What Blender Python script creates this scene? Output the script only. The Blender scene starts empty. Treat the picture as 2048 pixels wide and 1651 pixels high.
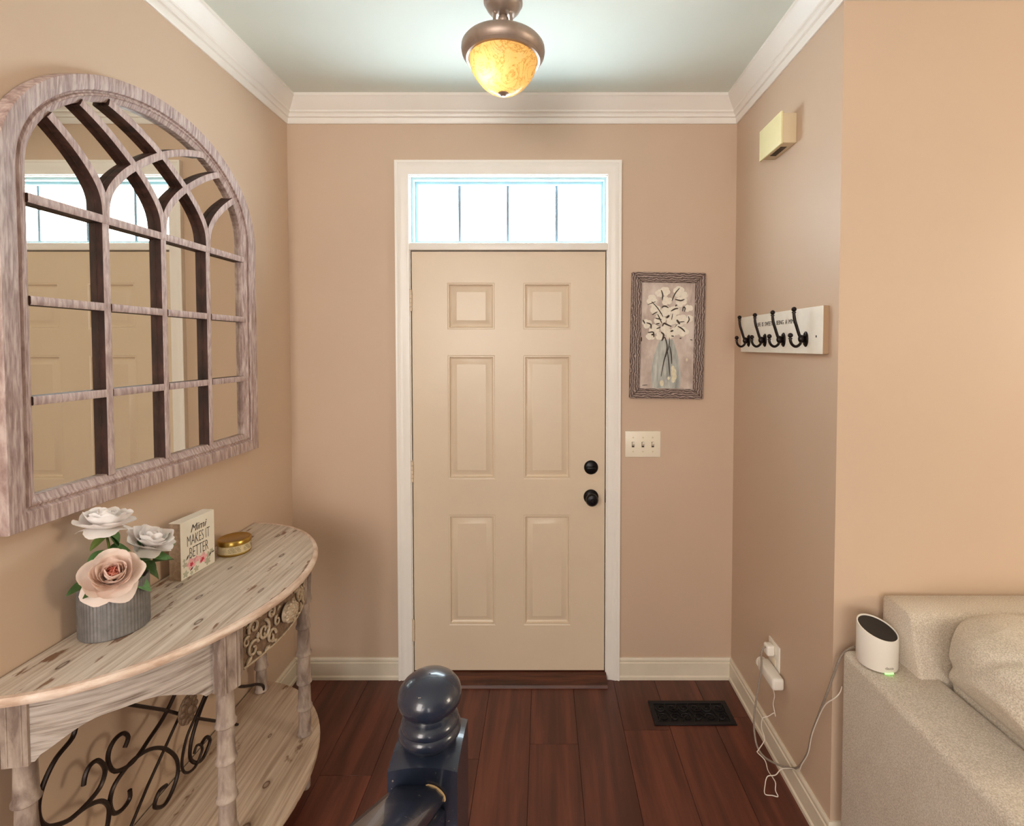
import bpy, bmesh, math, random
from mathutils import Vector, Matrix, noise as mnoise
R = math.radians
PI = math.pi
random.seed(7)
C = bpy.context.scene.collection
S = bpy.context.scene

# ------------------------------------------------------------------ camera, world, lights, exposure
D = 2.36; XL = -1.22; XR = 0.92; YL = 1.53; ZC = 2.795
cam = bpy.data.objects.new('camera', bpy.data.cameras.new('camera'))
C.objects.link(cam); S.camera = cam
cam.location = (0, 0, 1.625); cam.rotation_euler = (PI/2 - R(1.67), 0, 0)
cam.data.sensor_width = 36; cam.data.sensor_fit = 'HORIZONTAL'
cam.data.lens = 980/2048*36
cam.data.shift_x = (1024-1087)/2048; cam.data.shift_y = (721.6-825.5)/2048
cam.data.clip_start = 0.02

W = bpy.data.worlds.new('world'); S.world = W; W.use_nodes = True
W.node_tree.nodes['Background'].inputs[0].default_value = (0.80, 0.93, 1.0, 1)
W.node_tree.nodes['Background'].inputs[1].default_value = 13.0
S.view_settings.view_transform = 'Standard'; S.view_settings.look = 'None'
S.view_settings.exposure = 0.88; S.view_settings.gamma = 1; S.view_settings.use_curve_mapping = False

def area(name, loc, target, sx, sy, power, col):
    l = bpy.data.lights.new(name, 'AREA'); l.shape = 'RECTANGLE'; l.size = sx; l.size_y = sy
    l.energy = power; l.color = col
    o = bpy.data.objects.new(name, l); C.objects.link(o); o.location = loc
    o.rotation_euler = (Vector(target)-Vector(loc)).to_track_quat('-Z', 'Y').to_euler()
    return o
area('window_light_rear', (-0.2, -3.55, 1.6), (0.2, 0, 1.5), 1.9, 1.7, 38, (1.0, 0.95, 0.90))
area('window_light_side', (4.05, 0.0, 1.95), (0.0, 1.2, 1.3), 0.8, 1.1, 32, (1.0, 0.87, 0.68))
area('fill_light_left', (-1.15, -1.1, 1.9), (0.92, 1.9, 1.5), 1.0, 1.3, 30, (1.0, 0.93, 0.87))  # added fill, no window there; brightens the right wall

# ------------------------------------------------------------------ materials
def lin(c):
    return tuple(((x/255)/12.92 if x/255 <= .04045 else ((x/255+.055)/1.055)**2.4) for x in c) + (1,)
def nodes(name):
    m = bpy.data.materials.new(name); m.use_nodes = True
    nt = m.node_tree; return m, nt, nt.nodes['Principled BSDF']
def tex(nt, kind, scale, detail=4, vec=None, rough=.55, **kw):
    n = nt.nodes.new('ShaderNodeTex'+kind)
    n.inputs['Scale'].default_value = scale
    if 'Detail' in n.inputs: n.inputs['Detail'].default_value = detail
    if 'Roughness' in n.inputs: n.inputs['Roughness'].default_value = rough
    if vec is not None: nt.links.new(vec, n.inputs['Vector'])
    for k, v in kw.items(): n.inputs[k].default_value = v
    return n
def coord(nt, scale=(1, 1, 1), rot=(0, 0, 0)):
    t = nt.nodes.new('ShaderNodeTexCoord'); mp = nt.nodes.new('ShaderNodeMapping')
    mp.inputs['Scale'].default_value = scale; mp.inputs['Rotation'].default_value = rot
    nt.links.new(t.outputs['Object'], mp.inputs['Vector']); return mp.outputs['Vector']
def ramp(nt, fac, stops):
    r = nt.nodes.new('ShaderNodeValToRGB'); e = r.color_ramp.elements
    while len(e) < len(stops): e.new(.5)
    for i, (p, c) in enumerate(stops): e[i].position = p; e[i].color = c if len(c) == 4 else lin(c)
    nt.links.new(fac, r.inputs['Fac']); return r.outputs['Color']
def mix(nt, fac, a, b, mode='MIX'):
    n = nt.nodes.new('ShaderNodeMix'); n.data_type = 'RGBA'; n.blend_type = mode
    for sock, v in ((n.inputs[0], fac), (n.inputs[6], a), (n.inputs[7], b)):
        if hasattr(v, 'links') or hasattr(v, 'is_linked'): nt.links.new(v, sock)
        else: sock.default_value = v
    return n.outputs[2]
def bump(nt, p, h, strength=.2, dist=.002):
    b = nt.nodes.new('ShaderNodeBump'); b.inputs['Strength'].default_value = strength
    b.inputs['Distance'].default_value = dist
    nt.links.new(h, b.inputs['Height']); nt.links.new(b.outputs['Normal'], p.inputs['Normal'])
def plain(name, c, rough=.5, metal=0, spec=.5, var=.0, vs=30, bmp=0, bs=200, coat=0):
    m, nt, p = nodes(name)
    p.inputs['Roughness'].default_value = rough; p.inputs['Metallic'].default_value = metal
    p.inputs['Specular IOR Level'].default_value = spec
    p.inputs['Coat Weight'].default_value = coat
    col = lin(c); v = coord(nt)
    n = tex(nt, 'Noise', vs, 5, v)
    lo = tuple(x*(1-var) for x in col[:3])+(1,); hi = tuple(min(1, x*(1+var)) for x in col[:3])+(1,)
    nt.links.new(ramp(nt, n.outputs['Fac'], [(.3, lo), (.7, hi)]), p.inputs['Base Color'])
    if bmp:
        n2 = tex(nt, 'Noise', bs, 3, v); bump(nt, p, n2.outputs['Fac'], bmp)
    return m
def wood(name, dark, mid, light, scale, rough=.6, bmp=.25, pos=(.36, .5, .64), blot=None, knots=None, rand=False):
    m, nt, p = nodes(name); p.inputs['Roughness'].default_value = rough
    v = coord(nt, scale)
    if rand:
        oi = nt.nodes.new('ShaderNodeObjectInfo'); ad = nt.nodes.new('ShaderNodeVectorMath'); ad.operation = 'ADD'
        ml = nt.nodes.new('ShaderNodeVectorMath'); ml.operation = 'SCALE'; ml.inputs[0].default_value = (37, 91, 13)
        nt.links.new(oi.outputs['Random'], ml.inputs['Scale']); nt.links.new(v, ad.inputs[0]); nt.links.new(ml.outputs[0], ad.inputs[1])
        v = ad.outputs[0]
    n = tex(nt, 'Noise', 1, 6, v, .6, Distortion=.35)
    c = ramp(nt, n.outputs['Fac'], [(pos[0], dark), (pos[1], mid), (pos[2], light)])
    n2 = tex(nt, 'Noise', 5, 3, coord(nt))
    c = mix(nt, .35, c, ramp(nt, n2.outputs['Fac'], [(.35, dark), (.65, light)]), 'SOFT_LIGHT')
    if blot:                                   # worn-through patches, stretched along the grain
        bc, bscale, lo, hi = blot
        vb = coord(nt, bscale); nb = tex(nt, 'Noise', 1, 4, vb, .6)
        f = ramp(nt, nb.outputs['Fac'], [(lo, (0, 0, 0, 1)), (hi, (1, 1, 1, 1))])
        c = mix(nt, f, c, lin(bc))
    if knots:
        kc, pts = knots
        tc = nt.nodes.new('ShaderNodeTexCoord')
        for (kx, ky, rx, ry) in pts:
            mp = nt.nodes.new('ShaderNodeMapping')
            mp.inputs['Location'].default_value = (-(kx+1.05)/rx, -(ky-1.525)/ry, 0); mp.inputs['Scale'].default_value = (1/rx, 1/ry, 0)
            nt.links.new(tc.outputs['Object'], mp.inputs['Vector'])
            ln = nt.nodes.new('ShaderNodeVectorMath'); ln.operation = 'LENGTH'; nt.links.new(mp.outputs[0], ln.inputs[0])
            f = ramp(nt, ln.outputs['Value'], [(.0, (.35, .35, .35, 1)), (.25, (.5, .5, .5, 1)), (.42, (1, 1, 1, 1)), (.55, (.25, .25, .25, 1)), (1.0, (0, 0, 0, 1))])
            c = mix(nt, f, c, lin(kc))
    if rand:
        hs = nt.nodes.new('ShaderNodeHueSaturation')
        mr = nt.nodes.new('ShaderNodeMapRange'); mr.inputs[3].default_value = .88; mr.inputs[4].default_value = 1.12
        oi = nt.nodes.new('ShaderNodeObjectInfo'); nt.links.new(oi.outputs['Random'], mr.inputs[0])
        nt.links.new(mr.outputs[0], hs.inputs['Value']); nt.links.new(c, hs.inputs['Color']); c = hs.outputs['Color']
    nt.links.new(c, p.inputs['Base Color']); bump(nt, p, n.outputs['Fac'], bmp)
    return m

M = {}
M['wall'] = plain('wall_paint', (205, 180, 157), .46, spec=.35, var=.02, vs=2, bmp=.03, bs=260)
M['ceil'] = plain('ceiling_paint', (228, 234, 226), .8, var=.01, vs=3)
M['trim'] = plain('trim_paint', (240, 235, 228), .35, var=.02, vs=6)
M['base'] = plain('baseboard_paint', (226, 215, 196), .38, var=.05, vs=8)
M['door'] = plain('door_paint', (222, 203, 178), .33, var=.03, vs=3, bmp=.05, bs=120)
M['sash'] = plain('window_sash_sky_tint', (176, 206, 214), .4)  # cyan cast of the sky on the frame is put into this colour
M['grid'] = plain('window_grid', (120, 135, 148), .4)
M['plank'] = wood('floor_plank', (88, 49, 38), (104, 59, 46), (122, 72, 56), (22, 1.6, 10), .36, .06, rand=True)
M['sub'] = plain('floor_joint', (38, 19, 14), .6)
M['thresh'] = wood('threshold_oak', (66, 34, 22), (96, 54, 36), (120, 72, 48), (3, 40, 40), .45)
M['mframe'] = wood('mirror_washed_wood', (146, 124, 119), (176, 156, 151), (202, 186, 181), (40, 150, 16), .55, .3)
M['mbar'] = wood('mirror_bar_face', (160, 140, 136), (184, 166, 162), (206, 190, 186), (30, 110, 20), .6, .25)
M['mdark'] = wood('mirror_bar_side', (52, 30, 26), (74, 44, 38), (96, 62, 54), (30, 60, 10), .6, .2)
M['mirror'] = plain('mirror_silver', (226, 222, 212), .012, 1)
KN = [(-1.02, 1.43, .012, .03), (-.93, 1.30, .014, .032), (-1.12, 1.12, .013, .035), (-.93, 1.72, .012, .03), (-1.04, 1.90, .012, .022), (-1.0, 1.95, .01, .02), (-.86, 1.47, .008, .03), (-1.13, 1.50, .012, .03), (-1.05, 1.62, .009, .02)]
M['ttop'] = wood('table_top_pine', (166, 148, 132), (197, 184, 170), (215, 205, 193), (90, 3.2, 30), .55, .3, pos=(.3, .48, .66), blot=((130, 98, 76), (34, 9, 20), .605, .66), knots=((88, 62, 46), KN))
M['shelf'] = wood('table_shelf_pine', (158, 136, 117), (188, 168, 149), (208, 191, 173), (80, 3, 30), .6, .3, pos=(.3, .48, .66), blot=((126, 98, 76), (20, 9, 20), .64, .70), knots=((92, 64, 46), [(-.9, 1.55, .02, .03), (-.88, 1.40, .03, .05), (-1.0, 1.75, .01, .02)]))
M['tedge'] = wood('table_edge_wash', (190, 164, 146), (210, 188, 172), (226, 209, 196), (20, 12, 60), .45, .15)
M['apron'] = wood('table_apron_grey', (118, 103, 93), (172, 161, 152), (200, 191, 184), (8, 8, 160), .65, .35, pos=(.3, .46, .64))
M['leg'] = wood('table_leg_wash', (128, 112, 103), (164, 149, 139), (188, 174, 163), (30, 30, 10), .6, .25)
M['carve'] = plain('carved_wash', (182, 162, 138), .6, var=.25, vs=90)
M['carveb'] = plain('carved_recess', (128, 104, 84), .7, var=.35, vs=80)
M['iron'] = plain('wrought_iron', (46, 34, 30), .38, .55, var=.25, vs=60)
M['rosette'] = plain('rosette_iron', (120, 98, 80), .6, .3, var=.35, vs=120)
M['pot'] = plain('galvanised_pot', (122, 120, 119), .5, .45, var=.22, vs=40)
M['soil'] = plain('foam', (70, 62, 48), .9)
M['leaf'] = plain('rose_leaf', (92, 136, 80), .5, var=.3, vs=40)
M['leafd'] = plain('rose_leaf_dark', (66, 98, 50), .5, var=.3, vs=40)
M['stem'] = plain('rose_stem', (86, 104, 44), .55, var=.2)
def petal(name, c, c2):
    m = plain(name, c, .6, var=.06, vs=30); nt = m.node_tree; p = nt.nodes['Principled BSDF']
    p.inputs['Subsurface Weight'].default_value = .0
    tr = nt.nodes.new('ShaderNodeBsdfTranslucent'); tr.inputs[0].default_value = lin(c2)
    ms = nt.nodes.new('ShaderNodeMixShader'); ms.inputs[0].default_value = .28
    nt.links.new(p.outputs[0], ms.inputs[1]); nt.links.new(tr.outputs[0], ms.inputs[2])
    nt.links.new(ms.outputs[0], nt.nodes['Material Output'].inputs['Surface']); return m
M['petal'] = petal('petal_blush', (250, 234, 224), (252, 222, 206))
M['petalp'] = petal('petal_pink', (236, 170, 152), (240, 160, 140))
M['petalw'] = petal('petal_white', (255, 251, 249), (255, 242, 236))
M['signw'] = plain('sign_white', (236, 229, 214), .6, var=.03)
M['signk'] = plain('sign_kraft', (176, 152, 128), .8, var=.2, vs=90)
M['ink'] = plain('ink_grey', (76, 70, 66), .7)
M['inkp'] = plain('ink_pink', (236, 178, 180), .7, var=.2, vs=80)
M['inkr'] = plain('ink_red', (206, 62, 80), .7)
M['inkg'] = plain('ink_sage', (186, 184, 160), .7)
M['gold'] = plain('gold_lid', (178, 146, 78), .28, 1, var=.08, vs=60)
M['label'] = plain('tin_label', (206, 188, 148), .55, var=.2, vs=60)
M['pframe'] = None
M['canvas'] = wood('canvas_paint', (176, 160, 150), (200, 186, 176), (216, 205, 196), (14, 14, 7), .6, .3)
M['pwhite'] = plain('paint_white', (236, 228, 212), .55, var=.08, vs=90, bmp=.5, bs=220)
M['pdark'] = plain('paint_dark', (70, 60, 52), .55)
M['pvase'] = wood('paint_vase', (150, 152, 148), (180, 182, 176), (206, 206, 198), (40, 40, 6), .5, .3)
M['pcream'] = plain('paint_cream', (222, 214, 184), .55, var=.1, vs=60, bmp=.4)
M['plastic'] = plain('switch_plastic', (238, 228, 208), .35)
M['white'] = plain('white_plastic', (236, 230, 220), .38)
M['slot'] = plain('dark_slot', (70, 60, 50), .7)
M['chime'] = plain('chime_cream', (236, 226, 176), .45, var=.02)
M['chimeb'] = plain('chime_base', (214, 196, 162), .5)
M['bronze'] = plain('lamp_bronze', (164, 146, 134), .42, .6, var=.1, vs=30)
M['black'] = plain('black_metal', (26, 25, 27), .32, .6)
M['hook'] = plain('hook_bronze', (34, 26, 24), .3, .7, var=.2, vs=80)
M['board'] = plain('hook_board', (240, 234, 222), .5, var=.03)
M['boardb'] = plain('hook_board_side', (172, 142, 112), .6)
M['vent'] = plain('vent_black', (20, 18, 26), .4, .4)
M['ventd'] = plain('vent_recess', (5, 5, 8), .8)
M['newel'] = plain('newel_paint', (36, 42, 58), .26, var=.12, vs=10, bmp=.18, bs=70, coat=.3)
nt = M['newel'].node_tree; p = nt.nodes['Principled BSDF']; src = p.inputs['Base Color'].links[0].from_socket
nn = tex(nt, 'Noise', 55, 6, coord(nt), .7)      # small scuffs in the paint
nt.links.new(mix(nt, ramp(nt, nn.outputs['Fac'], [(.655, (0, 0, 0, 1)), (.68, (1, 1, 1, 1))]), src, lin((150, 144, 138))), p.inputs['Base Color'])
M['chip'] = plain('bare_wood', (206, 176, 132), .6)
M['mesh'] = plain('router_mesh', (38, 30, 26), .7, var=.3, vs=400)
M['text'] = plain('router_text', (160, 150, 138), .6)
M['cord'] = plain('cord_braid', (150, 138, 126), .6, var=.3, vs=300)
M['cordw'] = plain('cord_white', (226, 216, 204), .5)
M['concrete'] = plain('doorstep', (150, 146, 140), .8)

# brushed grain frame of the painting: dark with raised pale ridges
m, nt, p = nodes('picture_frame_wood'); p.inputs['Roughness'].default_value = .6
v = coord(nt, (1, 1, 1)); n = tex(nt, 'Noise', 1, 2, coord(nt, (60, 20, 7)))
w = tex(nt, 'Wave', 30, 3, v, Distortion=7); w.inputs['Detail Scale'].default_value = 1.2
nt.links.new(ramp(nt, w.outputs['Fac'], [(.0, (88, 70, 64)), (.62, (118, 98, 90)), (.88, (146, 128, 120)), (.98, (184, 168, 158))]), p.inputs['Base Color'])
bump(nt, p, w.outputs['Fac'], .5); M['pframe'] = m
# knitted upholstery
def fabric(name, a, b):
    m, nt, p = nodes(name); p.inputs['Roughness'].default_value = .9; p.inputs['Specular IOR Level'].default_value = .15
    p.inputs['Sheen Weight'].default_value = .15
    v = coord(nt); n = tex(nt, 'Noise', 320, 4, v, .7); n2 = tex(nt, 'Noise', 14, 3, v)
    c = ramp(nt, n.outputs['Fac'], [(.38, a), (.62, b)])
    c = mix(nt, .25, c, ramp(nt, n2.outputs['Fac'], [(.35, a), (.65, b)]), 'SOFT_LIGHT')
    nt.links.new(c, p.inputs['Base Color']); bump(nt, p, n.outputs['Fac'], .5, .003); return m
M['sofa'] = fabric('sofa_fabric', (182, 169, 153), (224, 214, 201))
M['cush'] = fabric('cushion_fabric', (186, 174, 156), (230, 220, 205))
# clear pane
m, nt, p = nodes('window_glass'); nt.nodes.remove(p)
tr = nt.nodes.new('ShaderNodeBsdfTransparent'); gl = nt.nodes.new('ShaderNodeBsdfGlossy'); gl.inputs['Roughness'].default_value = .02
fr = nt.nodes.new('ShaderNodeFresnel'); ms = nt.nodes.new('ShaderNodeMixShader')
ge = nt.nodes.new('ShaderNodeNewGeometry'); sb = nt.nodes.new('ShaderNodeMath'); sb.operation = 'SUBTRACT'; sb.inputs[0].default_value = 1; sb.use_clamp = True
mu = nt.nodes.new('ShaderNodeMath'); mu.operation = 'MULTIPLY'      # reflect on the outer faces only
nt.links.new(ge.outputs['Backfacing'], sb.inputs[1]); nt.links.new(sb.outputs[0], mu.inputs[0]); nt.links.new(fr.outputs[0], mu.inputs[1])
nt.links.new(mu.outputs[0], ms.inputs[0]); nt.links.new(tr.outputs[0], ms.inputs[1]); nt.links.new(gl.outputs[0], ms.inputs[2])
nt.links.new(ms.outputs[0], nt.nodes['Material Output'].inputs['Surface']); M['glass'] = m
# marbled amber lamp bowl: translucent glass lit by the bulb inside
m, nt, p = nodes('amber_glass'); p.inputs['Roughness'].default_value = .25
n = tex(nt, 'Noise', 9, 6, coord(nt), .6, Distortion=3.5)
col = ramp(nt, n.outputs['Fac'], [(.46, (252, 218, 150)), (.492, (206, 160, 92)), (.515, (250, 214, 146)), (.7, (255, 224, 164))])
tr = nt.nodes.new('ShaderNodeBsdfTranslucent'); ms = nt.nodes.new('ShaderNodeMixShader'); ms.inputs[0].default_value = .72
nt.links.new(col, p.inputs['Base Color']); nt.links.new(col, tr.inputs[0])
nt.links.new(p.outputs[0], ms.inputs[1]); nt.links.new(tr.outputs[0], ms.inputs[2])
nt.links.new(ms.outputs[0], nt.nodes['Material Output'].inputs['Surface']); M['amber'] = m
def emit(name, c, s):
    m, nt, p = nodes(name); p.inputs['Base Color'].default_value = lin(c)
    p.inputs['Emission Color'].default_value = lin(c); p.inputs['Emission Strength'].default_value = s; return m
M['led'] = emit('router_led', (150, 255, 130), 1.0)
M['bulb'] = emit('bulb_glow', (255, 226, 170), 1.5)

# ------------------------------------------------------------------ mesh helpers
class MB:
    def __init__(s): s.bm = bmesh.new()
    def box(s, x0, x1, y0, y1, z0, z1, bev=0, seg=2):
        b = bmesh.new(); bmesh.ops.create_cube(b, size=1)
        for v in b.verts: v.co = Vector(((x0+x1)/2+v.co.x*(x1-x0), (y0+y1)/2+v.co.y*(y1-y0), (z0+z1)/2+v.co.z*(z1-z0)))
        if bev: bmesh.ops.bevel(b, geom=b.edges[:], offset=bev, segments=seg, profile=.5, affect='EDGES')
        return s.add(b)
    def add(s, b, mat=None):
        if mat: b.transform(mat)
        me = bpy.data.meshes.new('t'); b.to_mesh(me); b.free(); s.bm.from_mesh(me); bpy.data.meshes.remove(me); return s
    def raw(s, vs, fs):
        vv = [s.bm.verts.new(v) for v in vs]
        for f in fs:
            try: s.bm.faces.new([vv[i] for i in f])
            except ValueError: pass
        return s
    def lathe(s, prof, c=(0, 0, 0), n=28, mat=None, rib=0, ribn=0, cap=True):
        vs = []; fs = []; k = len(prof)
        for i in range(n):
            a = 2*PI*i/n; q = (1+rib*math.cos(ribn*a))
            for r, z in prof: vs.append(Vector((r*q*math.cos(a), r*q*math.sin(a), z)))
        for i in range(n):
            j = (i+1) % n
            for t in range(k-1): fs.append((i*k+t, j*k+t, j*k+t+1, i*k+t+1))
        if cap:
            fs.append([i*k for i in range(n)][::-1]); fs.append([i*k+k-1 for i in range(n)])
        if mat: vs = [mat @ v for v in vs]
        cc = Vector(c); return s.raw([v+cc for v in vs], fs)
    def tube(s, pts, r, n=8, closed=False, flat=None):
        P = [Vector(p) for p in pts]; k = len(P); rr = r if isinstance(r, (list, tuple)) else [r]*k
        vs = []; fs = []; up = None
        for i, p in enumerate(P):
            t = (P[(i+1) % k]-P[i-1]) if closed else (P[min(i+1, k-1)]-P[max(i-1, 0)])
            if t.length < 1e-9: t = Vector((0, 0, 1))
            t.normalize()
            if up is None:
                up = Vector((0, 0, 1)) if abs(t.z) < .9 else Vector((1, 0, 0))
            a = t.cross(up)
            if a.length < 1e-6: a = t.cross(Vector((0, 1, 0)))
            a.normalize(); b = a.cross(t).normalized(); up = b
            for j in range(n):
                q = 2*PI*j/n; vs.append(p+(a*math.cos(q)+b*math.sin(q))*rr[i])
        e = k if closed else k-1
        for i in range(e):
            i2 = (i+1) % k
            for j in range(n):
                j2 = (j+1) % n; fs.append((i*n+j, i*n+j2, i2*n+j2, i2*n+j))
        if not closed: fs.append(list(range(n))[::-1]); fs.append([(k-1)*n+j for j in range(n)])
        return s.raw(vs, fs)
    def prism(s, poly, z0, z1, f=lambda x, y, z: (x, y, z)):
        k = len(poly)
        vs = [Vector(f(x, y, z0)) for x, y in poly]+[Vector(f(x, y, z1)) for x, y in poly]
        return s.raw(vs, [list(range(k))[::-1], list(range(k, 2*k))]+[(i, (i+1) % k, k+(i+1) % k, k+i) for i in range(k)])
    def ball(s, c, r, n=16, mat=None):
        b = bmesh.new(); bmesh.ops.create_uvsphere(b, u_segments=n, v_segments=max(6, n*2//3), radius=1)
        rr = r if isinstance(r, (tuple, list)) else (r, r, r)
        for v in b.verts: v.co = Vector((v.co.x*rr[0], v.co.y*rr[1], v.co.z*rr[2]))
        return s.add(b, (Matrix.Translation(c) @ mat) if mat else Matrix.Translation(c))
    def loft(s, rings, closed=True, cap=False):
        k = len(rings[0]); vs = [Vector(v) for r in rings for v in r]; fs = []
        for i in range(len(rings)-1):
            for j in range(k if closed else k-1):
                j2 = (j+1) % k; fs.append((i*k+j, i*k+j2, (i+1)*k+j2, (i+1)*k+j))
        if cap: fs.append(list(range(k))[::-1]); fs.append([(len(rings)-1)*k+j for j in range(k)])
        return s.raw(vs, fs)

WO = {}
def obj(name, mb, mat, parent=None, local=False, ang=38, kind=None, label=None, smooth=True):
    me = bpy.data.meshes.new(name); bm = mb.bm
    bmesh.ops.recalc_face_normals(bm, faces=bm.faces[:])
    off = Vector((0, 0, 0))
    if parent is not None and not local: off = WO.get(parent.name, off)
    if not local: bm.transform(Matrix.Translation(-off))
    bm.to_mesh(me); bm.free()
    if smooth:
        for p_ in me.polygons: p_.use_smooth = True
        me.set_sharp_from_angle(angle=R(ang))
    mats = mat if isinstance(mat, (list, tuple)) else [mat]
    for x in mats: me.materials.append(x)
    o = bpy.data.objects.new(name, me); C.objects.link(o)
    if parent is not None: o.parent = parent; WO[o.name] = off
    else: WO[o.name] = Vector((0, 0, 0))
    if kind: o['kind'] = kind
    if label: o['label'] = label
    return o
def thing(name, label, cat, loc=(0, 0, 0), rot=(0, 0, 0), group=None):
    o = bpy.data.objects.new(name, None); C.objects.link(o); o.location = loc; o.rotation_euler = rot
    o.empty_display_size = .05; o['label'] = label; o['category'] = cat
    if group: o['group'] = group
    WO[o.name] = Vector(loc); return o
def tag(o, label, cat, kind=None):
    o['label'] = label; o['category'] = cat
    if kind: o['kind'] = kind
    return o
def struct(name, mb, mat, label, cat, parent=None, **kw):
    o = obj(name, mb, mat, parent, **kw); return tag(o, label, cat, 'structure')
def cat_rom(pts, n=8, closed=False):
    P = [Vector(p) for p in pts]; out = []; k = len(P)
    for i in range(k if closed else k-1):
        g = (lambda j: P[j % k]) if closed else (lambda j: P[max(0, min(k-1, j))])
        a, b, c, d = g(i-1), g(i), g(i+1), g(i+2)
        for t in range(n):
            t = t/n; out.append(.5*((2*b)+(c-a)*t+(2*a-5*b+4*c-d)*t*t+(3*b-a-3*c+d)*t**3))
    if not closed: out.append(P[-1])
    return out
def writing(name, s, size, mat, parent, loc, rot=(PI/2, 0, 0), sx=1., shear=0., align='CENTER', bold=0, extr=.0004):
    cu = bpy.data.curves.new(name, 'FONT'); cu.body = s; cu.size = size; cu.align_x = align; cu.shear = shear
    cu.extrude = extr; cu.offset = bold; cu.resolution_u = 3
    t = bpy.data.objects.new('tmp', cu); C.objects.link(t)
    me = bpy.data.meshes.new_from_object(t.evaluated_get(bpy.context.evaluated_depsgraph_get()))
    bpy.data.objects.remove(t); me.name = name
    me.transform(Matrix.Diagonal((sx, 1, 1, 1))); me.materials.clear(); me.materials.append(mat)
    o = bpy.data.objects.new(name, me); C.objects.link(o); o.parent = parent; o.location = loc; o.rotation_euler = rot
    return o

# ------------------------------------------------------------------ room shell
fl = struct('floor', MB().box(XL-.15, 4.2, -3.7, D+.15, -.06, -.003), M['sub'], 'dark reddish brown wood plank floor of the entry hall', 'floor')
PW, PLN = .1985, 1.22
xs = XL; row = 0; pm = {}
x = -.255-PW*5
while x < 2.4:
    x0 = max(x, XL); x1 = min(x+PW, 2.4); y = -.7-((row*.47) % 1.0)*PLN
    while y < D:
        a, b = max(y, -.7), min(y+PLN, D)
        if b-a > .03 and x1-x0 > .03 and not (x0 > XR+.05 and a > YL):
            obj('plank', MB().box(x0+.0007, x1-.0007, a+.0006, b-.0006, -.003, 0, .0005, 1), M['plank'], fl)
        y += PLN
    x += PW; row += 1
struct('ceiling', MB().box(XL-.15, 4.2, -3.7, D+.15, ZC, ZC+.1), M['ceil'], 'smooth pale ceiling above the entry hall', 'ceiling')
struct('wall_left', MB().box(XL-.12, XL, -3.7, D+.14, 0, ZC), M['wall'], 'tan wall behind the arched mirror and console table', 'wall')
OX0, OX1, OZ = -.662, .332, 2.462
struct('wall_back', MB().box(XL, OX0, D, D+.14, 0, ZC).box(OX1, XR, D, D+.14, 0, ZC).box(OX0, OX1, D, D+.14, OZ, ZC), M['wall'], 'tan end wall holding the front door', 'wall')
struct('wall_right', MB().prism([(XR, YL), (XR+.12, YL+.12), (XR+.12, D+.14), (XR, D+.14)], 0, ZC), M['wall'], 'tan side wall carrying the coat hook board', 'wall')
struct('wall_living_side', MB().prism([(XR, YL), (4.2, YL), (4.2, YL+.12), (XR+.12, YL+.12)], 0, ZC), M['wall'], 'tan wall facing the camera behind the sofa', 'wall')
struct('wall_rear', MB().box(XL, 4.2, -3.82, -3.7, 0, ZC), M['wall'], 'tan wall of the living room behind the camera', 'wall')
struct('wall_far_right', MB().box(4.2, 4.32, -3.7, YL, 0, ZC), M['wall'], 'tan far side wall of the living room', 'wall')

# crown moulding: profile (out from wall, down from ceiling)
CP = [(0, 0), (.070, 0), (.070, .012), (.064, .016), (.056, .030), (.040, .048), (.030, .060), (.030, .068), (.023, .072), (.018, .080), (.018, .086), (.011, .089), (.009, .110), (.006, .114), (0, .114)]
def sweep(path_of, prof):           # path_of(d,h) -> list of points along the run
    mb = MB(); rings = list(zip(*[path_of(d, h) for d, h in prof])); mb.loft(rings, True, True); return mb
struct('trim_1', sweep(lambda d, h: [(XL+d, -3.7, ZC-h), (XL+d, D-d, ZC-h)], CP), M['trim'], 'white crown moulding along the left wall', 'moulding')
struct('trim_2', sweep(lambda d, h: [(XL+d, D-d, ZC-h), (XR-d, D-d, ZC-h)], CP), M['trim'], 'white crown moulding above the front door', 'moulding')
struct('trim_3', sweep(lambda d, h: [(XR-d, D-d, ZC-h), (XR-d, YL-d, ZC-h)], CP), M['trim'], 'white crown moulding along the right wall', 'moulding')
struct('trim_4', sweep(lambda d, h: [(XR-d, YL-d, ZC-h), (4.2, YL-d, ZC-h)], CP), M['trim'], 'white crown moulding above the sofa wall', 'moulding')
BP = [(0, 0), (.017, 0), (.017, .014), (.012, .020), (.012, .080), (.008, .084), (.010, .090), (.010, .098), (.005, .105), (0, .105)]
struct('baseboard_left', sweep(lambda d, h: [(XL+d, -3.7, h), (XL+d, D-d, h)], BP), M['base'], 'cream baseboard running behind the console table', 'baseboard')
struct('baseboard_back', sweep(lambda d, h: [(XL+d, D-d, h), (-.7035, D-d, h)], BP), M['base'], 'cream baseboard left of the front door', 'baseboard')
struct('baseboard_entry', sweep(lambda d, h: [(.3676, D-d, h), (XR-d, D-d, h)], BP), M['base'], 'cream baseboard between front door and right corner', 'baseboard')
struct('baseboard_right', sweep(lambda d, h: [(XR-d, D-d, h), (XR-d, YL-d, h)], BP), M['base'], 'cream baseboard below the wall outlet', 'baseboard')
struct('baseboard_living', sweep(lambda d, h: [(XR-d, YL-d, h), (4.2, YL-d, h)], BP), M['base'], 'cream baseboard behind the sofa', 'baseboard')

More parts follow.
